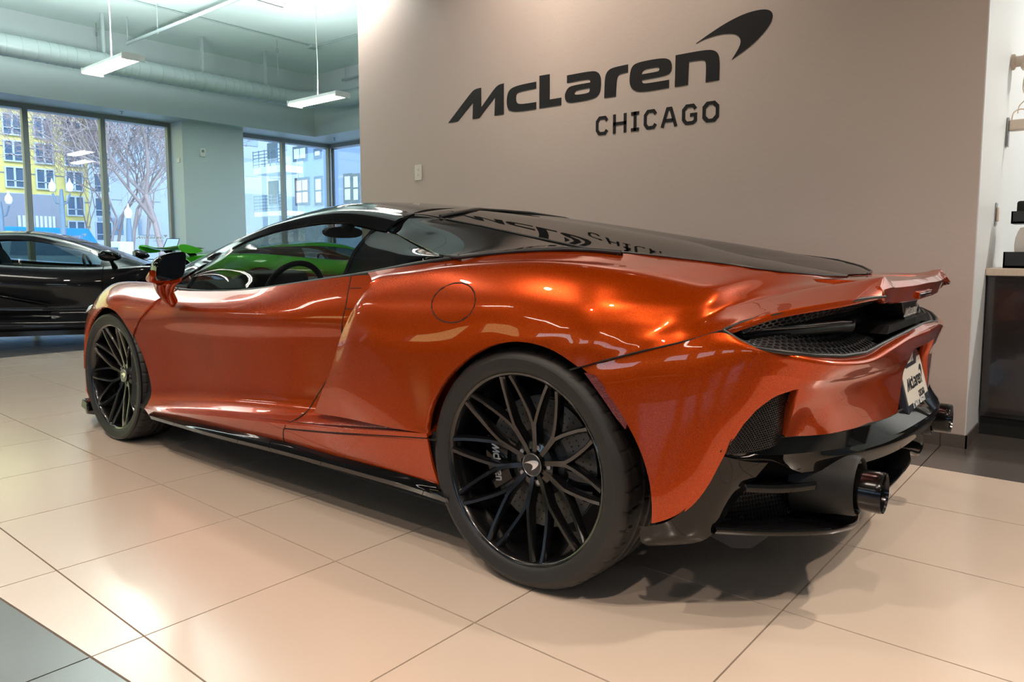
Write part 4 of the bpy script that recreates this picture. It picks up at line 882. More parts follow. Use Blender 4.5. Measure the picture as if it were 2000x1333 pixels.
        CACHE[key+'d'] = MB().lathe([(.10, -.105), (rd, -.105), (rd, -.112), (rd-.01, -.114), (rd-.01, -.122), (rd, -.124), (rd, -.135), (.10, -.135)], 72, 'y', closed=True).mesh('brake_disc', M['disc'], 35)
        mbh = MB()
        for k in range(60):
            for q in range(3):
                a = 2*PI*(k+q*.4)/60; r = .125+.025*q; mbh.lathe([(.0028, -.1035), (0, -.1035)], 6, 'y', (r*math.cos(a), 0, r*math.sin(a)))
        CACHE[key+'dh'] = mbh.mesh('disc_holes', M['dark'])
        CACHE[key+'db'] = MB().lathe([(0, -.09), (.09, -.095), (.105, -.11)], 40, 'y').mesh('disc_bell', M['satin_black'], 35)
        mc = MB(); prof_c = [(.115, -.085), (.20, -.085), (.212, -.10), (.212, -.15), (.115, -.15)]
        mc.lathe(prof_c, 14, 'y', closed=True, a0=-.45, a1=.45)
        CACHE[key+'cl'] = mc.mesh('brake_caliper', GB, 35)
    rim = link_mesh('wheel_rim', CACHE[key], car, loc, rot)
    for k in range(10): link_mesh('spoke', CACHE[key+'s'], rim, None, (0, phase+k*PI/5, 0))
    link_mesh('hub', CACHE[key+'h'], rim); link_mesh('cap_ring', CACHE[key+'c'], rim); link_mesh('cap_emblem', CACHE[key+'l'], rim); link_mesh('wheel_bolts', CACHE[key+'n'], rim)
    disc = link_mesh('brake_disc', CACHE[key+'d'], car, loc, rot); tag(link_mesh('disc_holes', CACHE[key+'dh'], disc), kind='stuff'); link_mesh('disc_bell', CACHE[key+'db'], disc)
    cal = link_mesh('brake_caliper', CACHE[key+'cl'], car, loc, rot)
    cal.rotation_euler = (0, (.15 if R > .34 else PI-.15) if side > 0 else (PI-.15 if R > .34 else .15), rot[2])
    if side > 0:
        lt = wordmark(MB(), lambda a, b, h: (.170-b*.13, -.0845+h, (1.1-a)*.052), .0008, False, 1).build('caliper_lettering', M['white_print'], cal)
    if R > .34:
        c2 = link_mesh('parking_brake_caliper', CACHE[key+'cl'], car, loc, rot); c2.scale = (1, 1, .45); c2.rotation_euler = (0, (PI-.25) if side > 0 else .25, rot[2])
CACHE = {}
for s in (1, -1):
    wheel(0, .352, .353, .2797, .290, s, .936, -.10); wheel(2.675, .330, .332, .2695, .225, s, .920, .05)
# ---- greenhouse
gt = [(2.049,0.765,0.891),(1.862,0.72,0.987),(1.682,0.675,1.044),(1.499,0.64,1.076),(1.307,0.622,1.089),(1.164,0.615,1.086),(0.981,0.625,1.057),(0.798,0.655,1.031),(0.609,0.71,0.986),(0.421,0.79,0.953)]
gb = [(2.16,.808,.797), (1.92,.805,.794), (1.67,.803,.804), (1.45,.802,.824), (1.27,.802,.844), (1.13,.80,.861), (.95,.798,.882), (.78,.797,.902), (.59,.80,.930), (.425,.80,.952)]
gm = [tuple((np.array(a)+np.array(b))/2+np.array((0, .018, .004))) for a, b in zip(gt, gb)]
SG = Surf([[b, m, t] for b, m, t in zip(gb, gm, gt)], 8, 8).orient((0, 1, .3))
bp = lambda s, o: (lambda v, uv: s*(v[:, 0]-(.943+(v[:, 2]-.881)*.216))-o)
both(SG.clips(bp(1, .006), lambda v, uv: (2.098-(v[:, 2]-.80)*.62)-v[:, 0]), 'door_glass', M['glass_side'], car, lip=0)
both(SG.clips(bp(-1, .006)), 'quarter_glass', M['glass_dark'], car, lip=0)
both(SG.clips(bp(1, -.008), bp(-1, -.012)).offset(.001), 'pillar_trim', GB, car, lip=.01)
# corner pane + mirror pillar
tri = MB().add([(2.245,.803,.803), (2.105,.803,.798), (2.045,.772,.886)], [(0, 1, 2)]); two(tri, 'corner_glass', M['glass_side'])
two(MB().tube([(2.105,.805,.795), (2.04,.768,.895)], .010, 8, sx=1), 'corner_pillar', GB, smooth=50)
# belt and frame trims
two(MB().tube([(2.30,.812,.797), (2.25,.815,.797)]+[(x, y+.006, z-.006) for x, y, z in gb]+[(.36,.80,.955)], .0085, 8), 'belt_trim', M['satin_black'], smooth=50)
# roof rail / A pillar strip between the glass and the outer silhouette
rail_o = [(2.321,0.78,0.807),(2.33,0.7,0.896),(2.235,0.68,0.927),(2.124,0.66,0.963),(1.971,0.64,1.011),(1.826,0.61,1.063),(1.747,0.59,1.093),(1.57,0.55,1.136),(1.432,0.5,1.158)]
RI = [(2.27,.803,.800), (2.06,.772,.895), (1.99,.742,.925), (1.90,.725,.968), (1.77,.695,1.02), (1.62,.662,1.058), (1.53,.645,1.072), (1.31,.625,1.092), (1.17,.617,1.090), (.98,.627,1.061), (.80,.657,1.035), (.61,.712,.990), (.42,.792,.956)]
RO = [(2.46,.775,.812)]+[tuple(p) for p in rail_o[1:9]]
RO = [(2.42,.775,.808), (2.325,.700,.898), (2.235,.685,.930), (2.12,.665,.966), (1.97,.640,1.012), (1.825,.61,1.064), (1.745,.59,1.094), (1.52,.535,1.147), (1.30,.500,1.166), (1.06,.500,1.150), (.82,.520,1.113), (.62,.57,1.055), (.42,.77,.966)]
RM = [tuple((np.array(a)*.5+np.array(b)*.5)+np.array((0, .012, .010))) for a, b in zip(RI, RO)]
SRail = Surf([[a, m, b] for a, m, b in zip(RI, RM, RO)], 7, 5).orient((0, 1, .5))
both(SRail.clips(lambda v, uv: v[:, 0]-(.868+(1.114-v[:, 2])*.5)-.0015), 'roof_rail', GB, car, lip=.012)
# buttress behind the panel line down to the tail of the side window
BT = [(.868,.53,1.114), (.70,.505,1.096), (.486,.54,1.065), (.22,.59,1.022), (.026,.63,.992), (-.099,.665,.976), (-.185,.69,.968)]
BB = [(.925,.60,1.052), (.80,.655,1.036), (.62,.712,.992), (.40,.785,.957), (.16,.768,.974), (-.02,.738,.978), (-.185,.69,.968)]
BM = [tuple((np.array(a)*.5+np.array(b)*.5)+np.array((0, o, o*.6))) for a, b, o in zip(BT, BB, (.010, .010, .008, .006, .003, 0, 0))]
SBt = Surf([[b, m, t] for b, m, t in zip(BB, BM, BT)], 8, 6).orient((0, 1, .5)); both(SBt, 'rear_buttress', GB, car, lip=.012)
two(MB().tube([(.42,.80,.957), (.345,.812,.953), (.25,.79,.965), (.115,.775,.975), (-.02,.742,.980), (-.10,.715,.977), (-.18,.690,.970)], .0065, 8), 'buttress_trim', M['satin_black'], smooth=50)
# roof panel
RC = [(1.62,0,1.206), (1.45,0,1.2085), (1.25,0,1.200), (1.06,0,1.178), (.98,0,1.166)]
RS = [(1.50,.535,1.148), (1.35,.505,1.163), (1.18,.497,1.161), (1.0,.505,1.142), (.88,.522,1.120)]
SR_ = Surf([[s_, (s_[0]*.75+c[0]*.25, .40, s_[2]*.45+c[2]*.55), (s_[0]*.35+c[0]*.65, .22, s_[2]*.12+c[2]*.88-.001), (c[0]*.96+s_[0]*.04, .08, c[2]), c] for s_, c in zip(RS, RC)], 7, 5).orient((0, 0, 1))
both(SR_, 'roof_panel', GB, car, lip=.01)
MB().tube([(.915,.51,1.120), (.98,.30,1.146), (1.05,.1,1.168), (1.06,0,1.172), (1.05,-.1,1.168), (.98,-.30,1.146), (.915,-.51,1.120)], .002, 6).build('roof_seam', M['dark'], car, smooth=50)
# roof rear strip between roof and rear glass
# rear glass
GE = [(.735,.50,1.103), (.698,.505,1.096), (.486,.54,1.064), (.22,.59,1.021), (.026,.63,.991), (-.099,.665,.975), (-.188,.645,.968), (-.26,.622,.961), (-.438,.572,.940), (-.512,.515,.926), (-.560,.46,.917), (-.632,.29,.903), (-.655,.13,.899)]
CX = [(.93,1.157), (.90,1.155), (.68,1.129), (.40,1.090), (.20,1.058), (.07,1.036), (-.02,1.020), (-.10,1.004), (-.29,.963), (-.38,.947), (-.44,.935), (-.55,.915), (-.63,.900)]
GR = [[e, (e[0]*.8+cx_*.2, e[1]*.72, e[2]*.55+cz_*.45), (e[0]*.4+cx_*.6, e[1]*.38, e[2]*.15+cz_*.85), (cx_, 0, cz_)] for e, (cx_, cz_) in zip(GE, CX)]
SGl = Surf(GR, 6, 6).orient((0, 0, 1)); both(SGl, 'rear_glass', M['glass_dark'], car, lip=.0); both(SGl.offset(-.03), 'engine_cover', M['dark'], car, lip=0)
RG = Surf([[r, tuple((np.array(r)+np.array(g_))/2+np.array((0, 0, .004))), g_] for r, g_ in zip([(.88,.522,1.120), (.905,.40,1.140), (.95,.22,1.158), (.975,.08,1.165), (.98,0,1.166)], [(.745,.50,1.105), (.762,.36,1.128), (.84,.19,1.148), (.915,.08,1.156), (.93,0,1.157)])], 6, 4).orient((0, 0, 1))
both(RG, 'roof_rear_strip', GB, car, lip=.004)
two(MB().tube([(.735,.502,1.108), (.752,.36,1.131), (.832,.19,1.152), (.91,.08,1.160), (.93,0,1.161)], .007, 8), 'glass_header_seal', M['satin_black'], smooth=50)
two(MB().tube([(x, y+.003, z+.001) for x, y, z in GE[1:]], .0035, 6), 'rear_glass_seal', M['satin_black'], smooth=50)
# windscreen
WE = [(2.40,.745,.822), (2.32,.69,.896), (2.12,.655,.964), (1.825,.60,1.062), (1.52,.53,1.145)]
WC = [(2.75,0,.80), (2.62,0,.86), (2.38,0,.965), (2.02,0,1.105), (1.62,0,1.205)]
SW = Surf([[e, (e[0]*.6+c[0]*.4, e[1]*.72, e[2]*.5+c[2]*.5), (e[0]*.22+c[0]*.78, e[1]*.38, e[2]*.12+c[2]*.88), c] for e, c in zip(WE, WC)], 6, 6).orient((1, 0, 1))
both(SW, 'windscreen', M['glass_screen'], car, lip=0)
# ---- interior
it = M['interior']
MB().prism([(1.95,.60), (1.98,.79), (2.12,.835), (2.30,.815), (2.55,.76), (2.55,.6)], -.72, .72, lambda a, b, h: (a, h, b)).build('dashboard', it, car, bevel=.02)
MB().prism([(1.98,.78), (2.0,.86), (2.10,.875), (2.22,.84), (2.25,.78)], .20, .52, lambda a, b, h: (a, h, b)).build('instrument_hood', it, car, bevel=.02)
sw_ = MB().lathe([(.165+.015*math.cos(a), .015*math.sin(a)) for a in np.linspace(0, 2*PI, 9)[:-1]], 40, 'x', closed=True).build('steering_wheel', it, car, loc=(1.90, .36, .755), rot=(0, -.28, 0), smooth=50)
for a in (0, PI, -PI/2): MB().tube([(0, 0, 0), (0, .155*math.cos(a), .155*math.sin(a))], .014, 8).build('wheel_spoke', it, sw_, smooth=50)
MB().tube([(-.01, 0, 0), (.04, 0, 0)], .05, 16).build('airbag_cover', it, sw_, smooth=50)
for s in (1, -1):
    st_ = MB(); st_.prism(chaikin([(-.22,.55), (.22,.55), (.24,.70), (.20,.90), (.11,1.0), (.09,1.03), (-.09,1.03), (-.11,1.0), (-.20,.90), (-.24,.70)], (0, 1), 2), -.05, .05, lambda a, b, h: (1.10+h-(b-.55)*.42, s*.37+a, b-.03)).build('seat', it, car, bevel=.02)
MB().prism(chaikin([(-.12,-.03), (.12,-.03), (.12,.03), (-.12,.03)], (), 2), -.02, .02, lambda a, b, h: (1.97+h, a, 1.075+b)).build('rear_view_mirror', it, car, bevel=.006)
MB().tube([(1.97, 0, 1.08), (1.86, 0, 1.15)], .03, 10).build('mirror_stem', it, car, smooth=50)
MB().box((.55, -.60, .60), (.90, .60, .96)).build('rear_bulkhead', it, car, bevel=.02)
# ---- door mirrors
for s in (1, -1):
    mv = lambda pts: [(x, s*y, z) for x, y, z in pts]
    sh = [(1.088,.850), (1.088,.900), (1.074,.938), (1.050,.956), (1.017,.967), (.966,.971), (.957,.962), (.962,.908), (.972,.868), (.998,.850), (1.06,.846)]
    o = chaikin([(a, b) for a, b in sh], (), 2)
    cen = (1.02, .905); rings = []
    for t, k in ((0, .93), (.004, 1.0), (.05, .97), (.085, .82), (.105, .55), (.112, .2)):
        rings.append([(1.80+t, s*(cen[0]+(a-cen[0])*k), cen[1]+(b-cen[1])*k) for a, b in o])
    n = len(o); mb = MB(); vv = [p for r in rings for p in r]; ff = []
    for i in range(len(rings)-1):
        for k in range(n): ff.append((i*n+k, i*n+(k+1) % n, (i+1)*n+(k+1) % n, (i+1)*n+k))
    ff.append(tuple(range((len(rings)-1)*n, len(rings)*n))); mb.add(vv, ff)
    hs = mb.build('mirror_housing', GB, car, smooth=50)
    MB().add([(1.801, s*(cen[0]+(a-cen[0])*.94), cen[1]+(b-cen[1])*.93) for a, b in o], [tuple(range(n))]).build('mirror_glass', M['mirror_glass'], hs)
    mb = MB(); mb.tube(mv([(1.86,1.05,.858), (1.90,1.035,.84), (1.96,1.0,.805), (2.02,.95,.770), (2.05,.905,.742)]), [.034, .030, .027, .028, .030], 14, sx=.7)
    mb.tube(mv([(1.86,.965,.858), (1.92,.965,.835), (1.98,.95,.795), (2.02,.915,.750)]), [.018, .022, .022, .026], 14, sx=.7)
    mb.tube(mv([(1.83,1.088,.880), (1.86,1.085,.862), (1.87,1.03,.848), (1.86,.965,.850)]), [.016, .022, .022, .014], 12)
    mb.tube(mv([(1.86,1.005,.855), (1.93,.985,.830), (1.99,.958,.795), (2.035,.918,.750)]), [.026, .028, .026, .026], 14, sx=.7)
    mb.build('mirror_arm', OR, car, smooth=60)
# ================================================================== BACKGROUND CARS
def bg_car(name, loc, rz, paintm, label, wing=False, spider=False, z_top=1.19):
    c = empty(name, loc, rz, label, 'car')
    xs = [-.98, -.80, -.45, 0, .45, .9, 1.4, 1.9, 2.3, 2.675, 3.05, 3.35, 3.58]
    T = {-.98: (.50,.80,.86,.80,.62), -.80: (.30,.88,.88,.86,.74), -.45: (.20,.955,.93,.90,.84), 0: (.16,.97,.935,.92,.85), .45: (.15,.965,.90,.93,.84), .9: (.14,.95,.86,.92,.81),
         1.4: (.13,.95,.84,.90,.80), 1.9: (.13,.95,.85,.88,.79), 2.3: (.13,.95,.88,.85,.80), 2.675: (.14,.955,.92,.82,.83), 3.05: (.13,.93,.89,.76,.80), 3.35: (.12,.84,.80,.62,.68), 3.58: (.12,.55,.52,.42,.45)}
    zt = {-.98: .86, -.80: .90, -.45: .92, 0: .925, .45: .90, .9: .86, 1.4: .82, 1.9: .80, 2.3: .80, 2.675: .81, 3.05: .74, 3.35: .60, 3.58: .44}
    zc = {-.98: .88, -.80: .92, -.45: .94, 0: .93, .45: .90, .9: .86, 1.4: .82, 1.9: .80, 2.3: .80, 2.675: .74, 3.05: .65, 3.35: .55, 3.58: .42}
    net = []
    for x in xs:
        zb, yb, ym, yw, yt = T[x]; h = zt[x]-zb; k = 1 if x < 3.5 else .8
        net.append([(x, yb*k-.02, zb), (x, yb*k, zb+h*.16), (x, ym*k, zb+h*.34), (x, (ym+yw)/2*k+.012, zb+h*.56), (x, yw*k+.015, zb+h*.78), (x, yt*k, zt[x]), (x, yt*.72*k, (zt[x]*.5+zc[x]*.5)), (x, yt*.35*k, zc[x]), (x, 0, zc[x])])
    S = Surf(net, 5, 5).orient((0, .8, .6))
    ga = arch(0, .355, [(-90, .40), (0, .375), (90, .375), (180, .385), (240, .41)]); gf = arch(2.675, .335, [(-90, .40), (0, .365), (90, .36), (180, .365), (240, .40)])
    cut = lambda lo, hi: [lambda v, uv: v[:, 0]-lo, lambda v, uv: hi-v[:, 0]]
    body = S.clips(ga, gf)
    for nm, lo, hi in (('rear_body', -2, .85), ('door', .856, 2.15), ('front_body', 2.156, 4)):
        s = body.clips(*cut(lo, hi))
        if nm == 'door': s = s.clips(lambda v, uv: 5.2-uv[:, 1])
        both(s, nm, paintm, c, lip=.02)
    # side intake: dark sweeping recess with a blade
    for s in (1, -1):
        iv = [(.30,.62), (.62,.66), (1.30,.50), (1.66,.40), (1.30,.42), (.70,.40), (.38,.36)]
        MB().prism([(x, z) for x, z in iv], .90, .935, lambda a, b, h: (a, s*(h-.012*(a-.3)), b)).build('side_intake', M['dark'], c)
        MB().tube([(.30, s*.955, .66), (.70, s*.95, .665), (1.25, s*.925, .53), (1.72, s*.905, .42)], [.012, .012, .008, .003], 8).build('intake_blade', paintm, c, smooth=60)
    both(S.offset(-.03), 'inner_shell', M['dark'], c, lip=0)
    MB().box((-.8, -.6, .15), (3.3, .6, .5)).build('chassis', M['dark'], c)
    for s in (1, -1): MB().prism([(-.4, .12), (.4, .12), (2.3, .12), (2.3, .17), (.4, .17)][1:], s*.90, s*.97, lambda a, b, h: (a, h, b)).build('side_skirt', GB, c)
    # greenhouse
    gx = [(-.55, .945, .60, .93), (-.1, 1.0, .66, .955), (.35, 1.08, .70, .94), (.8, z_top-.03, .735, .90), (1.15, z_top, .755, .865), (1.5, z_top-.01, .77, .835), (1.85, 1.09, .77, .815), (2.2, .955, .745, .81), (2.5, .83, .66, .80)]
    gn = []
    for x, zc_, yb, zb in gx:
        h = zc_-zb; gn.append([(x, yb, zb), (x-.01, yb-.06-.05*h, zb+h*.38), (x-.02, yb-.14-.10*h, zb+h*.72), (x, yb-.26, zb+h*.90), (x, (yb-.26)*.5, zb+h*.985), (x, 0, zc_)])
    SGH = Surf(gn, 6, 6).orient((0, .8, .6))
    row = lambda s, r: (lambda v, uv: s*(uv[:, 1]-r))
    both(SGH.clips(row(-1, 1.95), *cut(.86, 2.12)), 'side_window', M['glass_side'], c, lip=0)
    both(SGH.clips(row(-1, 1.95), lambda v, uv: .86-v[:, 0]), 'buttress', paintm if not spider else GB, c, lip=0)
    both(SGH.clips(row(1, 1.95), lambda v, uv: 3.0-uv[:, 1]), 'roof_rail', paintm, c, lip=.01)
    both(SGH.clips(row(1, 2.98), *cut(.55, 1.62)), 'roof_panel', paintm if spider else GB, c, lip=.01)
    both(SGH.clips(row(1, 2.98), lambda v, uv: v[:, 0]-1.62), 'windscreen', M['glass_screen'], c, lip=0)
    both(SGH.clips(row(1, 2.98), lambda v, uv: .55-v[:, 0]), 'rear_deck', GB, c, lip=0)
    both(SGH.clips(row(-1, 1.95), lambda v, uv: v[:, 0]-2.12), 'corner_panel', GB, c, lip=0)
    for s in (1, -1):
        mb = MB().tube([(2.27, s*.84, .80), (2.26, s*.93, .86), (2.255, s*.97, .90)], [.03, .018, .03], 10)
        mb.build('mirror_stalk', GB, c, smooth=60)
        m2 = MB().tube([(2.185, s*.98, .925), (2.21, s*.99, .93), (2.27, s*.99, .925), (2.325, s*.985, .915), (2.36, s*.98, .91)], [.05, .062, .058, .04, .012], 14, sx=1.5)
        m2.build('mirror_housing', GB, c, smooth=60)
        MB().prism(chaikin([(-.2, .55), (.2, .55), (.2, .85), (.1, 1.02), (-.1, 1.02), (-.2, .85)], (0, 1), 2), -.05, .05, lambda a, b, h: (1.05+h-(b-.55)*.4, s*.36+a, b)).build('seat', it, c)
    MB().lathe([(.165+.015*math.cos(a), .015*math.sin(a)) for a in np.linspace(0, 2*PI, 9)[:-1]], 30, 'x', closed=True).build('steering_wheel', it, c, loc=(1.80, .36, .77), rot=(0, -.28, 0), smooth=50)
    MB().prism([(1.85, .6), (1.9, .80), (2.1, .83), (2.35, .78), (2.35, .6)], -.7, .7, lambda a, b, h: (a, h, b)).build('dashboard', it, c)
    MB().box((.55, -.6, .5), (.85, .6, .95)).build('rear_bulkhead', it, c)
    for x, z, R in ((0, .352, .353), (2.675, .330, .332)):
        for s in (1, -1):
            y0 = .955 if x == 0 else .94; rot = (0, 0, 0 if s > 0 else PI)
            link_mesh('tyre', CACHE['tyre%g' % R], c, (x, s*y0, z), rot); rm = link_mesh('wheel_rim', CACHE['rim%g' % R], c, (x, s*y0, z), rot)
            for k in range(10): link_mesh('spoke', CACHE['rim%gs' % R], rm, None, (0, k*PI/5, 0))
            link_mesh('hub', CACHE['rim%gh' % R], rm)
            o = MB().lathe([(.39, -.02), (.39, -.35), (.05, -.36)], 30, 'y', a0=-.3, a1=PI+.3).build('arch_liner', M['dark'], c, loc=(x, s*.93, z), rot=(0, 0, 0 if s > 0 else PI), smooth=50)
    # nose: lamps, splitter, badge
    for s in (1, -1):
        MB().tube([(3.15, s*.80, .64), (3.30, s*.72, .60), (3.42, s*.58, .53)], [.02, .05, .02], 10).build('headlamp', M['dark'], c, smooth=50)
    MB().prism([(3.0, .93), (3.35, .86), (3.62, .5), (3.66, 0), (3.62, -.5), (3.35, -.86), (3.0, -.93), (3.1, 0)], .085, .11).build('front_splitter', GB, c)
    MB().tube([(-.93, -.78, .74), (-1.0, -.4, .72), (-1.0, .4, .72), (-.93, .78, .74)], .02, 8).build('tail_lamp', M['red_lens'], c, smooth=50)
    MB().prism([(-.6, .16), (-1.0, .30), (-1.0, .5), (-.6, .5)], -.85, .85, lambda a, b, h: (a, h, b)).build('diffuser', M['satin_black'], c)
    if wing:
        wn_ = []
        for y, dz in ((-.86, .03), (-.60, .018), (-.3, .004), (0, 0), (.3, .004), (.60, .018), (.86, .03)):
            wn_.append([(-.80, y, .985+dz), (-.92, y, 1.0+dz), (-1.08, y, 1.015+dz), (-1.16, y, 1.03+dz), (-1.10, y, .995+dz), (-.92, y, .975+dz), (-.80, y, .98+dz)])
        wg = Surf(wn_, 6, 4).orient((0, 0, 1)); wg.build('rear_wing', paintm, c, lip=0)
        for s in (1, -1):
            MB().prism(chaikin([(-.78, .96), (-1.14, .93), (-1.20, 1.08), (-1.0, 1.06)], (), 2), s*.86, s*.885, lambda a, b, h: (a, h, b)).build('wing_endplate', paintm, c)
            MB().prism([(-.72, .88), (-.84, .88), (-.98, 1.0), (-.86, 1.0)], s*.42, s*.45, lambda a, b, h: (a, h, b)).build('wing_support', GB, c)
    return c
bg_car('sports_car', (-10.06, 1.69, 0), math.radians(59), M['black_paint'], 'glossy black sports car by the windows at the left edge, facing right', z_top=1.19)
bg_car('sports_car', (-11.25, 6.25, 0), math.radians(84), M['green_paint'], 'bright green sports car with tall rear wing behind the orange car', wing=True, spider=True, z_top=1.15)
# tablet kiosk behind the green car
kp = [(-13.2,5.985,0.981),(-13.2,6.247,1.192)]
k0 = kp[0]; t = empty('tablet_kiosk', (k0[0], k0[1]+.12, 0), 0, 'tablet on a slim stand in front of the column, above the green wing', 'tablet')
MB().tube([(0, 0, 0), (0, 0, .98)], .03, 12).build('stand_pole', M['frame'], t, smooth=50); MB().lathe([(0, 0), (.2, 0), (.2, .02), (0, .02)], 30).build('stand_foot', M['frame'], t, smooth=40)
MB().prism([(-.15, .97), (.10, .97), (.18, 1.20), (-.04, 1.20)], 0, .02, lambda a, b, h: (h, a, b)).build('tablet_body', M['frame_dark'], t)
MB().prism([(-.135, .98), (.09, .98), (.165, 1.19), (-.04, 1.19)], .0201, .0215, lambda a, b, h: (h, a, b)).build('tablet_screen', mat('lit screen', (.3, .5, .8), .3, emit=(.35, .55, .95), estr=.8), t)

# ================================================================== NICHE AT THE RIGHT
cab = empty('drink_cabinet', (-.555, 4.51, 0), 0, 'glossy charcoal base cabinet in the niche at the right edge', 'cabinet')
MB().box((0, .02, .10), (3.9, .62, .850)).build('carcass', M['cabinet'], cab)
for k in range(4): MB().box((.008+k*.62, -.002, .125), (.622+k*.62, .02, .845)).build('door', M['cabinet'], cab, bevel=.002)
MB().box((0, .03, 0), (3.9, .05, .10)).build('plinth', M['dark'], cab)
tag(MB().box((-.559, 4.485, .8502), (3.4, 5.14, .889)).build('worktop', M['counter'], bevel=.004), 'pale stone worktop on the charcoal cabinet', 'worktop')
t = empty('cup_organiser', (-.50, 4.62, .8895), 0, 'black two tier cup and condiment organiser on the worktop', 'organiser')
MB().box((0, 0, 0), (.62, .26, .012)).build('lower_tray', M['satin_black'], t)
for a, b in (((0, 0, 0), (.62, .008, .085)), ((0, 0, 0), (.008, .26, .085)), ((.612, 0, 0), (.62, .26, .085)), ((0, .252, 0), (.62, .26, .085))): MB().box(a, b).build('tray_side', M['satin_black'], t)
MB().box((.09, .13, .01), (.15, .19, .235)).build('post', M['satin_black'], t)
MB().box((.02, .05, .235), (.6, .24, .245)).build('upper_tray', M['satin_black'], t)
for a, b in (((.02, .05, .235), (.6, .058, .300)), ((.02, .05, .235), (.028, .24, .300)), ((.02, .232, .235), (.6, .24, .30))): MB().box(a, b).build('tray_side', M['satin_black'], t)
for k in range(3): MB().box((.04+k*.12, .07, .246), (.15+k*.12, .22, .355)).build('cup_stack', M['dark'], t, bevel=.012)
tag(MB().prism(chaikin([(-.455, .95), (-.41, .95), (-.395, 1.07), (-.365, 1.085), (-.42, 1.105), (-.44, 1.10), (-.46, 1.03)], (), 1), 4.66, 4.68, lambda a, b, h: (a, h, b)).build('paper_bag', mat('white paper', (.62, .6, .57), .7)), 'white paper cup sleeve standing in the black organiser', 'paper')
bx = empty('sweetener_box', (-.385, 4.632, .903), 0, 'clear plastic box of pink sachets in the organiser', 'box')
MB().box((0, 0, 0), (.22, .105, .175)).build('box_shell', glass_mat('clear plastic', (.75, .72, .70), .05), bx)
for k in range(6): MB().box((.012+k*.034, .02, .01), (.030+k*.034, .085, .12+.02*(k % 2))).build('sachet', mat('sachet', ((.75, .25, .35), (.8, .4, .2), (.7, .68, .62))[k % 3], .6), bx)
# things on the side wall of the niche
XW = -.5598
sp_ = empty('wall_switch', (XW, 4.74, 1.18), 0, 'metal switch plate on the niche wall above the worktop', 'switch')
MB().box((0, -.035, -.06), (.006, .035, .06)).build('face_plate', M['steel'], sp_, bevel=.002); MB().box((.006, -.02, -.04), (.016, .02, .035)).build('rocker', M['cream_plastic'], sp_, bevel=.003)
cm = empty('wall_camera', (XW, 5.06, 2.05), 0, 'cream wall mounted camera with a dangling cable in the niche', 'camera')
MB().lathe([(0, 0), (.045, 0), (.045, .012), (.030, .02), (.030, .05), (.036, .055), (.036, .07), (0, .07)], 20, 'x').build('mount', M['cream_plastic'], cm, smooth=40)
cb = MB().box((-.06, -.045, -.07), (.06, .045, .07)).build('camera_body', M['cream_plastic'], cm, bevel=.012, loc=(.115, .0, .01), rot=(0, .22, 0)); MB().box((.0601, -.03, -.05), (.063, .03, .05)).build('lens_window', M['dark'], cb)
def cable(pts, label, r=.0035): return tag(MB().tube(catmull(pts, 6), r, 6).build('cable', M['cream_plastic'], smooth=60), label, 'cable')
cable([(XW+.07, 5.05, 2.00), (XW+.06, 5.05, 1.90), (XW+.075, 5.06, 1.84), (XW+.05, 5.04, 1.80), (XW+.045, 5.02, 1.755)], 'thin cream cable hanging from the wall camera')
sh_ = empty('wall_adapter', (XW, 5.0, 1.67), 0, 'cream power adapter with cables plugged in on the niche wall', 'adapter')
MB().box((0, -.03, -.10), (.012, .03, .06)).build('socket_plate', M['steel'], sh_, bevel=.003); MB().box((.012, -.03, -.015), (.12, .03, .045)).build('adapter_body', M['cream_plastic'], sh_, bevel=.008); MB().tube([(.12, 0, .015), (.19, 0, .012)], .008, 8).build('plug', M['cream_plastic'], sh_, smooth=50)
cable([(XW+.02, 5.0, 1.70), (XW+.03, 5.0, 1.76), (XW+.08, 5.0, 1.77), (XW+.14, 5.0, 1.72), (XW+.13, 5.0, 1.60), (XW+.17, 5.0, 1.57), (XW+.16, 5.0, 1.66)], 'looped cream cable around the power adapter')

# ================================================================== OUTSIDE
Mx = dict(yel=mat('yellow sheathing', (.74, .62, .20), .7, vary=.10, vscale=.6), win=mat('dark outdoor glazing', (.10, .15, .22), .15, coat=.5), wfr=mat('pale window frame', (.55, .6, .65), .5),
          conc=mat('grey cladding', (.24, .24, .26), .7, vary=.12, vscale=.4), blue=mat('blue grey stucco', (.30, .40, .56), .8, vary=.08, vscale=.5), street=mat('street', (.46, .45, .43), .85, vary=.1, vscale=.3),
          bark=mat('bare bark', (.34, .26, .24), .9), pale=mat('pale facade', (.27, .31, .36), .8, vary=.12, vscale=.15), pole=mat('lamp post paint', (.16, .22, .28), .5), globe=mat('milk glass globe', (.85, .86, .9), .3),
          truckb=mat('blue truck', (.02, .25, .75), .4), red=mat('red sculpture', (.55, .06, .04), .5), pink=mat('pink blind', (.78, .52, .42), .7), light=mat('light blind', (.75, .85, .88), .6))
o = MB().box((-140, -90, -.35), (-14.3, 120, -.13)); o.box((-14.3, 10.45, -.35), (60, 120, -.13)); st = o.build('street_ground', Mx['street']); st['kind'] = 'structure'
sw = MB().box((-19, -60, -.13), (-14.3, 60, -.10)).build('pavement', mat('pavement', (.6, .58, .55), .8)); sw['kind'] = 'structure'
yb = empty('yellow_building', (-50, 0, 0), 0, 'tall building under construction in yellow sheathing across the street', 'building')
MB().box((-12, -60, -.1), (0, 18.3, 30)).build('facade', Mx['yel'], yb)
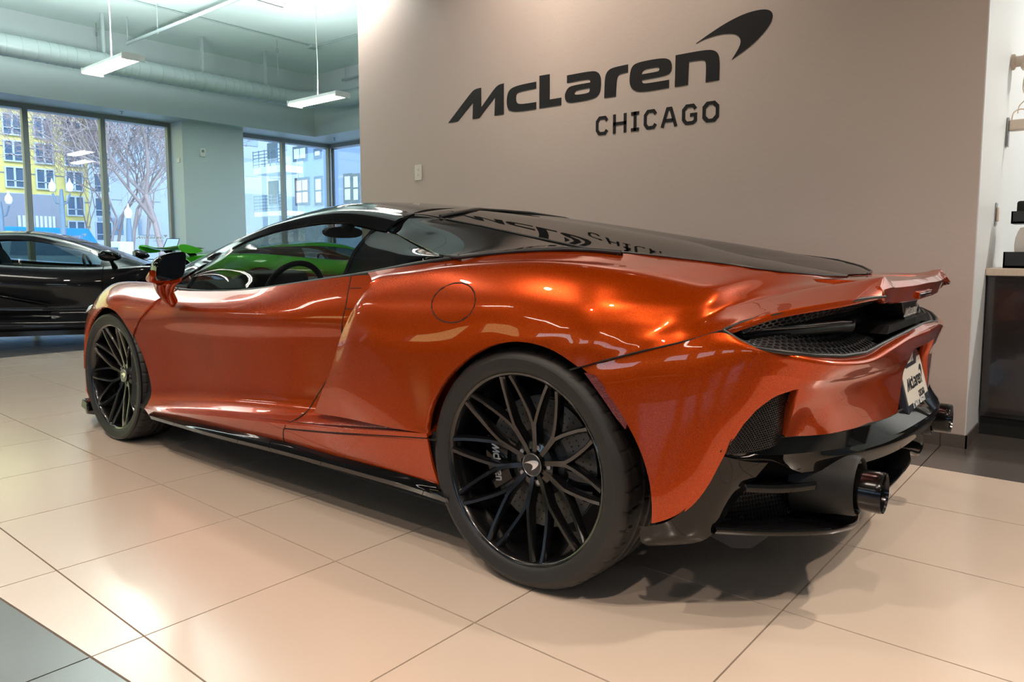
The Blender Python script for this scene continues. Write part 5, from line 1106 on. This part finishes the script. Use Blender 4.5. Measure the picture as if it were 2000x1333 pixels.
WR = [[(-50,13.994,8.876),(-50,14.762,7.737)], [(-50,15.514,8.832),(-50,16.358,7.693)], [(-50,17.095,8.812),(-50,17.938,7.695)], [(-50,14.012,7.328),(-50,14.785,6.217)], [(-50,15.512,7.267),(-50,16.391,6.189)], [(-50,17.104,7.294),(-50,17.979,6.18)], [(-50,14.005,5.795),(-50,14.81,4.716)], [(-50,15.542,5.783),(-50,16.424,4.675)], [(-50,17.112,5.765),(-50,17.938,4.712)]]
ys = [w_[0][1] for w_ in WR]; dy = (ys[2]-ys[0])/2; wd = (WR[1][1][1]-WR[1][0][1]); z_rows = [(WR[1][1][2], WR[1][0][2]), (WR[4][1][2], WR[4][0][2]), (WR[7][1][2], WR[7][0][2])]; dz = z_rows[0][0]-z_rows[1][0]
for r in range(-1, 5):
    zz = (z_rows[1][0]+(1-r)*dz, z_rows[1][1]+(1-r)*dz)
    if zz[0] < .3: continue
    for q in range(-5, 3):
        y = ys[1]+(q)*dy
        w_ = MB().box((.0, y, zz[0]), (.06, y+wd, zz[1])).build('window', Mx['win'], yb)
        for (a, b, c_, d) in ((y-.08, y, zz[0]-.08, zz[1]+.08), (y+wd, y+wd+.08, zz[0]-.08, zz[1]+.08), (y+wd*.5-.05, y+wd*.5+.05, zz[0], zz[1]), (y, y+wd, zz[1], zz[1]+.08), (y, y+wd, zz[0]-.08, zz[0]), (y, y+wd, zz[0]+(zz[1]-zz[0])*.30, zz[0]+(zz[1]-zz[0])*.34)):
            MB().box((.05, a, c_), (.12, b, d)).build('window_bar', Mx['wfr'], w_)
    MB().box((.0, -60, zz[0]-.75), (.02, 18.3, zz[0]-.68)).build('sheathing_seam', Mx['conc'], yb)
lb = empty('low_building', (-40, 8, 0), 0, 'low grey building with dark window strip in front of the yellow one', 'building')
lp = [(-40,7.25,3.078),(-40,13.499,3.639),(-40,11.574,2.627),(-40,13.003,2.071)]
MB().box((-7, lp[0][1]-8, -.1), (0, lp[1][1]-8, lp[1][2])).build('walls', Mx['conc'], lb); MB().box((0, lp[2][1]-8, lp[3][2]), (.05, lp[3][1]-8, lp[2][2])).build('window_strip', Mx['win'], lb)
for k in range(9): y = lp[2][1]-8+(lp[3][1]-lp[2][1])*k/8; MB().box((.04, y-.05, lp[3][2]), (.1, y+.05, lp[2][2])).build('window_bar', Mx['wfr'], lb)
fb = empty('distant_building', (-95, 30, 0), 0, 'pale hazy office block behind the bare trees', 'building'); MB().box((-10, -2, 0), (0, 40, 34)).build('walls', Mx['pale'], fb)
for r in range(7):
    for q in range(8): MB().box((0, 1+q*4.6, 3+r*4.2), (.1, 3.8+q*4.6, 5.4+r*4.2)).build('window', Mx['win'], fb)
mb_ = empty('dark_storefront', (-62, 31, 0), 0, 'dark low shop front behind the tree trunks', 'building'); MB().box((-4, 0, 0), (0, 22, 6.2)).build('walls', mat('dark shopfront', (.12, .17, .2), .5), mb_); MB().box((.0, 2, .3), (.06, 20, 2.6)).build('window', Mx['win'], mb_)
bb2 = empty('blue_building', (-32, 27, 0), 0, 'blue grey stucco apartment house with balconies beyond the corner windows', 'building')
MB().box((-8, 0, -.1), (30, 8, 22)).build('facade', Mx['blue'], bb2)
def bwin(p, m, parts=2, rows=2):
    (x0, _, z1), (x1, _, z0) = p; x0 += 32; x1 += 32
    w_ = MB().box((x0-.12, -.06, z0-.12), (x1+.12, -.0, z1+.12)).build('window', Mx['win'], bb2)
    for i in range(parts):
        for j in range(rows):
            a = x0+(x1-x0)*i/parts+.06; b = x0+(x1-x0)*(i+1)/parts-.06; c_ = z0+(z1-z0)*j/rows+.05; d = z0+(z1-z0)*(j+1)/rows-.05
            MB().box((a, -.09, c_), (b, -.055, d)).build('pane', m, w_)
bwin([(-40.782,27,5.465),(-39.467,27,3.969)], Mx['pink']); bwin([(-38.708,27,5.433),(-38.084,27,3.912)], Mx['light'], 1); bwin([(-40.916,27,7.419),(-39.621,27,6.713)], Mx['light'], 2, 1); bwin([(-38.693,27,7.103),(-38.129,27,6.749)], Mx['light'], 1, 1)
bwin([(-43.817,27,7.901),(-42.911,27,6.84)], Mx['win'], 1); bwin([(-43.827,27,5.448),(-42.929,27,4.176)], Mx['win'], 1); bwin([(-35.808,27,5.404),(-35.225,27,3.945)], Mx['light'], 1); bwin([(-34.99,27,5.351),(-34.512,27,3.914)], Mx['light'], 1)
for p in ([(-43.393,25.6,6.26),(-40.497,25.6,5.839)], [(-43.435,25.6,3.471),(-40.464,25.6,3.185)]):
    (x0, _, z1), (x1, _, z0) = p; b_ = MB().box((x0+32, -1.4, z0), (x1+32+.4, 0, z1)).build('balcony', Mx['light'], bb2)
    for k in range(5): MB().tube([(x0+32, -1.4, z1+.18+k*.2), (x1+32.4, -1.4, z1+.18+k*.2)], .025, 5).build('rail', Mx['pole'], b_)
    for k in range(6): x = x0+32+(x1+.4-x0)*k/5; MB().tube([(x, -1.4, z1), (x, -1.4, z1+1.05)], .03, 5).build('rail_post', Mx['pole'], b_)
# bare trees
def tree(x, y, h, seed, label, r0=.2):
    r0 *= .5
    r = random.Random(seed); t = empty('bare_tree', (x, y, -.13), 0, label, 'tree', None); tr = MB(); br = MB()
    def grow(p, d, L, rad, dep):
        n = 3; pts = [p]; q = p; dd = d
        for k in range(n):
            dd = (dd+Vector((r.uniform(-.16, .16), r.uniform(-.16, .16), r.uniform(-.04, .16)))).normalized(); q = q+dd*L/n; pts.append(q)
        (tr if dep <= 1 else br).tube(pts, [rad*(1-.38*k/n) for k in range(n+1)], 7 if dep < 2 else (4 if dep < 4 else 3), caps=False)
        if dep >= 8: return
        for k in range(3 if dep in (0, 1, 2, 3, 4) else 2):
            a = r.uniform(0, 2*PI); sp2 = r.uniform(.35, .8); u = dd.orthogonal().normalized(); v = dd.cross(u)
            nd = (dd*math.cos(sp2)+(u*math.cos(a)+v*math.sin(a))*math.sin(sp2)+Vector((0, 0, .10))).normalized()
            grow(pts[-1] if k < 2 else pts[-2], nd, L*r.uniform(.66, .86), max(.011, rad*r.uniform(.46, .60)), dep+1)
    grow(Vector((0, 0, 0)), Vector((r.uniform(-.1, .1), r.uniform(-.1, .1), 1)).normalized(), h*.27, r0, 0)
    tr.build('trunk', Mx['bark'], t, smooth=60); tag(br.build('branches', Mx['bark'], t), kind='stuff')
def at(px, d):
    v = F+RR*((px-1023.6)/1425.4); return Vector((0, 0, 0))+v*(d/1.0)
for px, d, h, sd, lb_, r_ in ((322, 27, 12, 3, 'large bare tree outside, right of the window mullion, leaning over the street', .26), (254, 31, 11, 5, 'bare tree outside behind the tall lamp post', .2), (216, 36, 11, 8, 'slender bare tree outside left of the utility cabinet', .16), (176, 40, 9, 11, 'small pinkish bare tree outside by the red sculpture', .14), (290, 40, 12, 21, 'distant bare tree outside between two larger ones', .2), (235, 42, 12, 33, 'farthest bare tree seen behind the lamp post', .2)):
    p = at(px, d); tree(p.x, p.y, h, sd, lb_, r_)
def lamp_post(px, d, ztop, label, two_=True):
    p = at(px, d); t = empty('street_lamp', (p.x, p.y, -.13), 0, label, 'street lamp')
    MB().lathe([(0, 0), (.28, 0), (.26, .5), (.16, .7), (.10, 1.2), (.085, ztop-.6), (.05, ztop-.2), (0, ztop-.2)], 16).build('post', Mx['pole'], t, smooth=50)
    for s in (-1, 1) if two_ else (0,):
        MB().tube([(0, 0, ztop-.75), (s*.2*RR.x, s*.2*RR.y, ztop-.7), (s*.32*RR.x, s*.32*RR.y, ztop-.35)], .035, 8).build('arm', Mx['pole'], t, smooth=50)
        MB().lathe([(0, 0), (.08, .02), (.125, .15), (.11, .27), (.045, .36), (.015, .48), (0, .5)], 14, 'z', (s*.32*RR.x, s*.32*RR.y, ztop-.30)).build('globe', Mx['globe'], t, smooth=50)
lamp_post(133, 27, 3.55, 'double globe street lamp left of the bare trees'); lamp_post(14, 27, 3.10, 'double globe street lamp at the far left edge'); lamp_post(260, 24, 2.45, 'street lamp post standing among the bare trees', False)
p = at(62, 33); t = empty('blue_truck', (p.x, p.y, -.13), math.radians(100), 'blue truck on the street seen over the black car', 'truck')
MB().prism([(-2.6, .9), (-2.6, 2.0), (-1.2, 2.15), (2.2, 2.15), (2.6, 1.5), (2.7, .9)], -1, 1, lambda a, b, h: (a, h, b)).build('truck_body', Mx['truckb'], t, bevel=.05)
for x in (-1.7, 1.7): MB().lathe([(0, -1.02), (.48, -1.02), (.48, 1.02), (0, 1.02)], 20, 'y', (x, 0, .48)).build('wheel', M['rubber'], t, smooth=40)
MB().box((-1.0, -1.03, 1.5), (.2, 1.03, 1.95)).build('truck_window', Mx['win'], t)
p = at(116, 30); t = empty('red_sculpture', (p.x, p.y, -.13), 0, 'reddish street sculpture beside the blue truck', 'sculpture')
mb = MB()
for a, b, r_ in (((0, 0, .2), (0, 0, 1.3), .3), ((0, 0, 1.2), (.1, .1, 1.7), .28), ((0, 0, 1.4), (-.5, .1, .8), .13), ((0, 0, 1.4), (.5, .3, .9), .13), ((0, 0, .4), (.35, .2, 0), .14), ((0, 0, .4), (-.3, -.2, 0), .14)): mb.tube([a, b], [r_, r_*.7], 10)
mb.build('figure', Mx['red'], t, smooth=60)
p = at(240, 19.5); t = empty('utility_cabinet', (p.x, p.y, -.13), .3, 'light grey utility cabinet on the pavement outside', 'cabinet'); MB().box((-.28, -.2, 0), (.28, .2, 1.35)).build('cabinet_body', Mx['light'], t, bevel=.02)
for k in range(3): MB().box((-.2, -.21, .9+k*.12), (.2, -.2, .96+k*.12)).build('vent', Mx['win'], t)
p = at(90, 20); t = empty('parked_car', (p.x, p.y, -.13), math.radians(85), 'silver blue parked car in the street behind the black car', 'car')
MB().prism(chaikin([(-2.1, .3), (2.1, .3), (2.15, .75), (1.3, .9), (.7, 1.4), (-1.0, 1.42), (-1.9, .95), (-2.15, .9)], (0, 1), 2), -.85, .85, lambda a, b, h: (a, h, b)).build('body', mat('silver blue', (.35, .45, .55), .3, .5), t, bevel=.05)
for x in (-1.35, 1.35): MB().lathe([(0, -.87), (.32, -.87), (.32, .87), (0, .87)], 20, 'y', (x, 0, .32)).build('wheel', M['rubber'], t, smooth=40)
MB().prism([(-.9, 1.0), (1.0, .98), (.6, 1.34), (-.85, 1.36)], -.86, .86, lambda a, b, h: (a, h, b)).build('side_windows', Mx['win'], t)
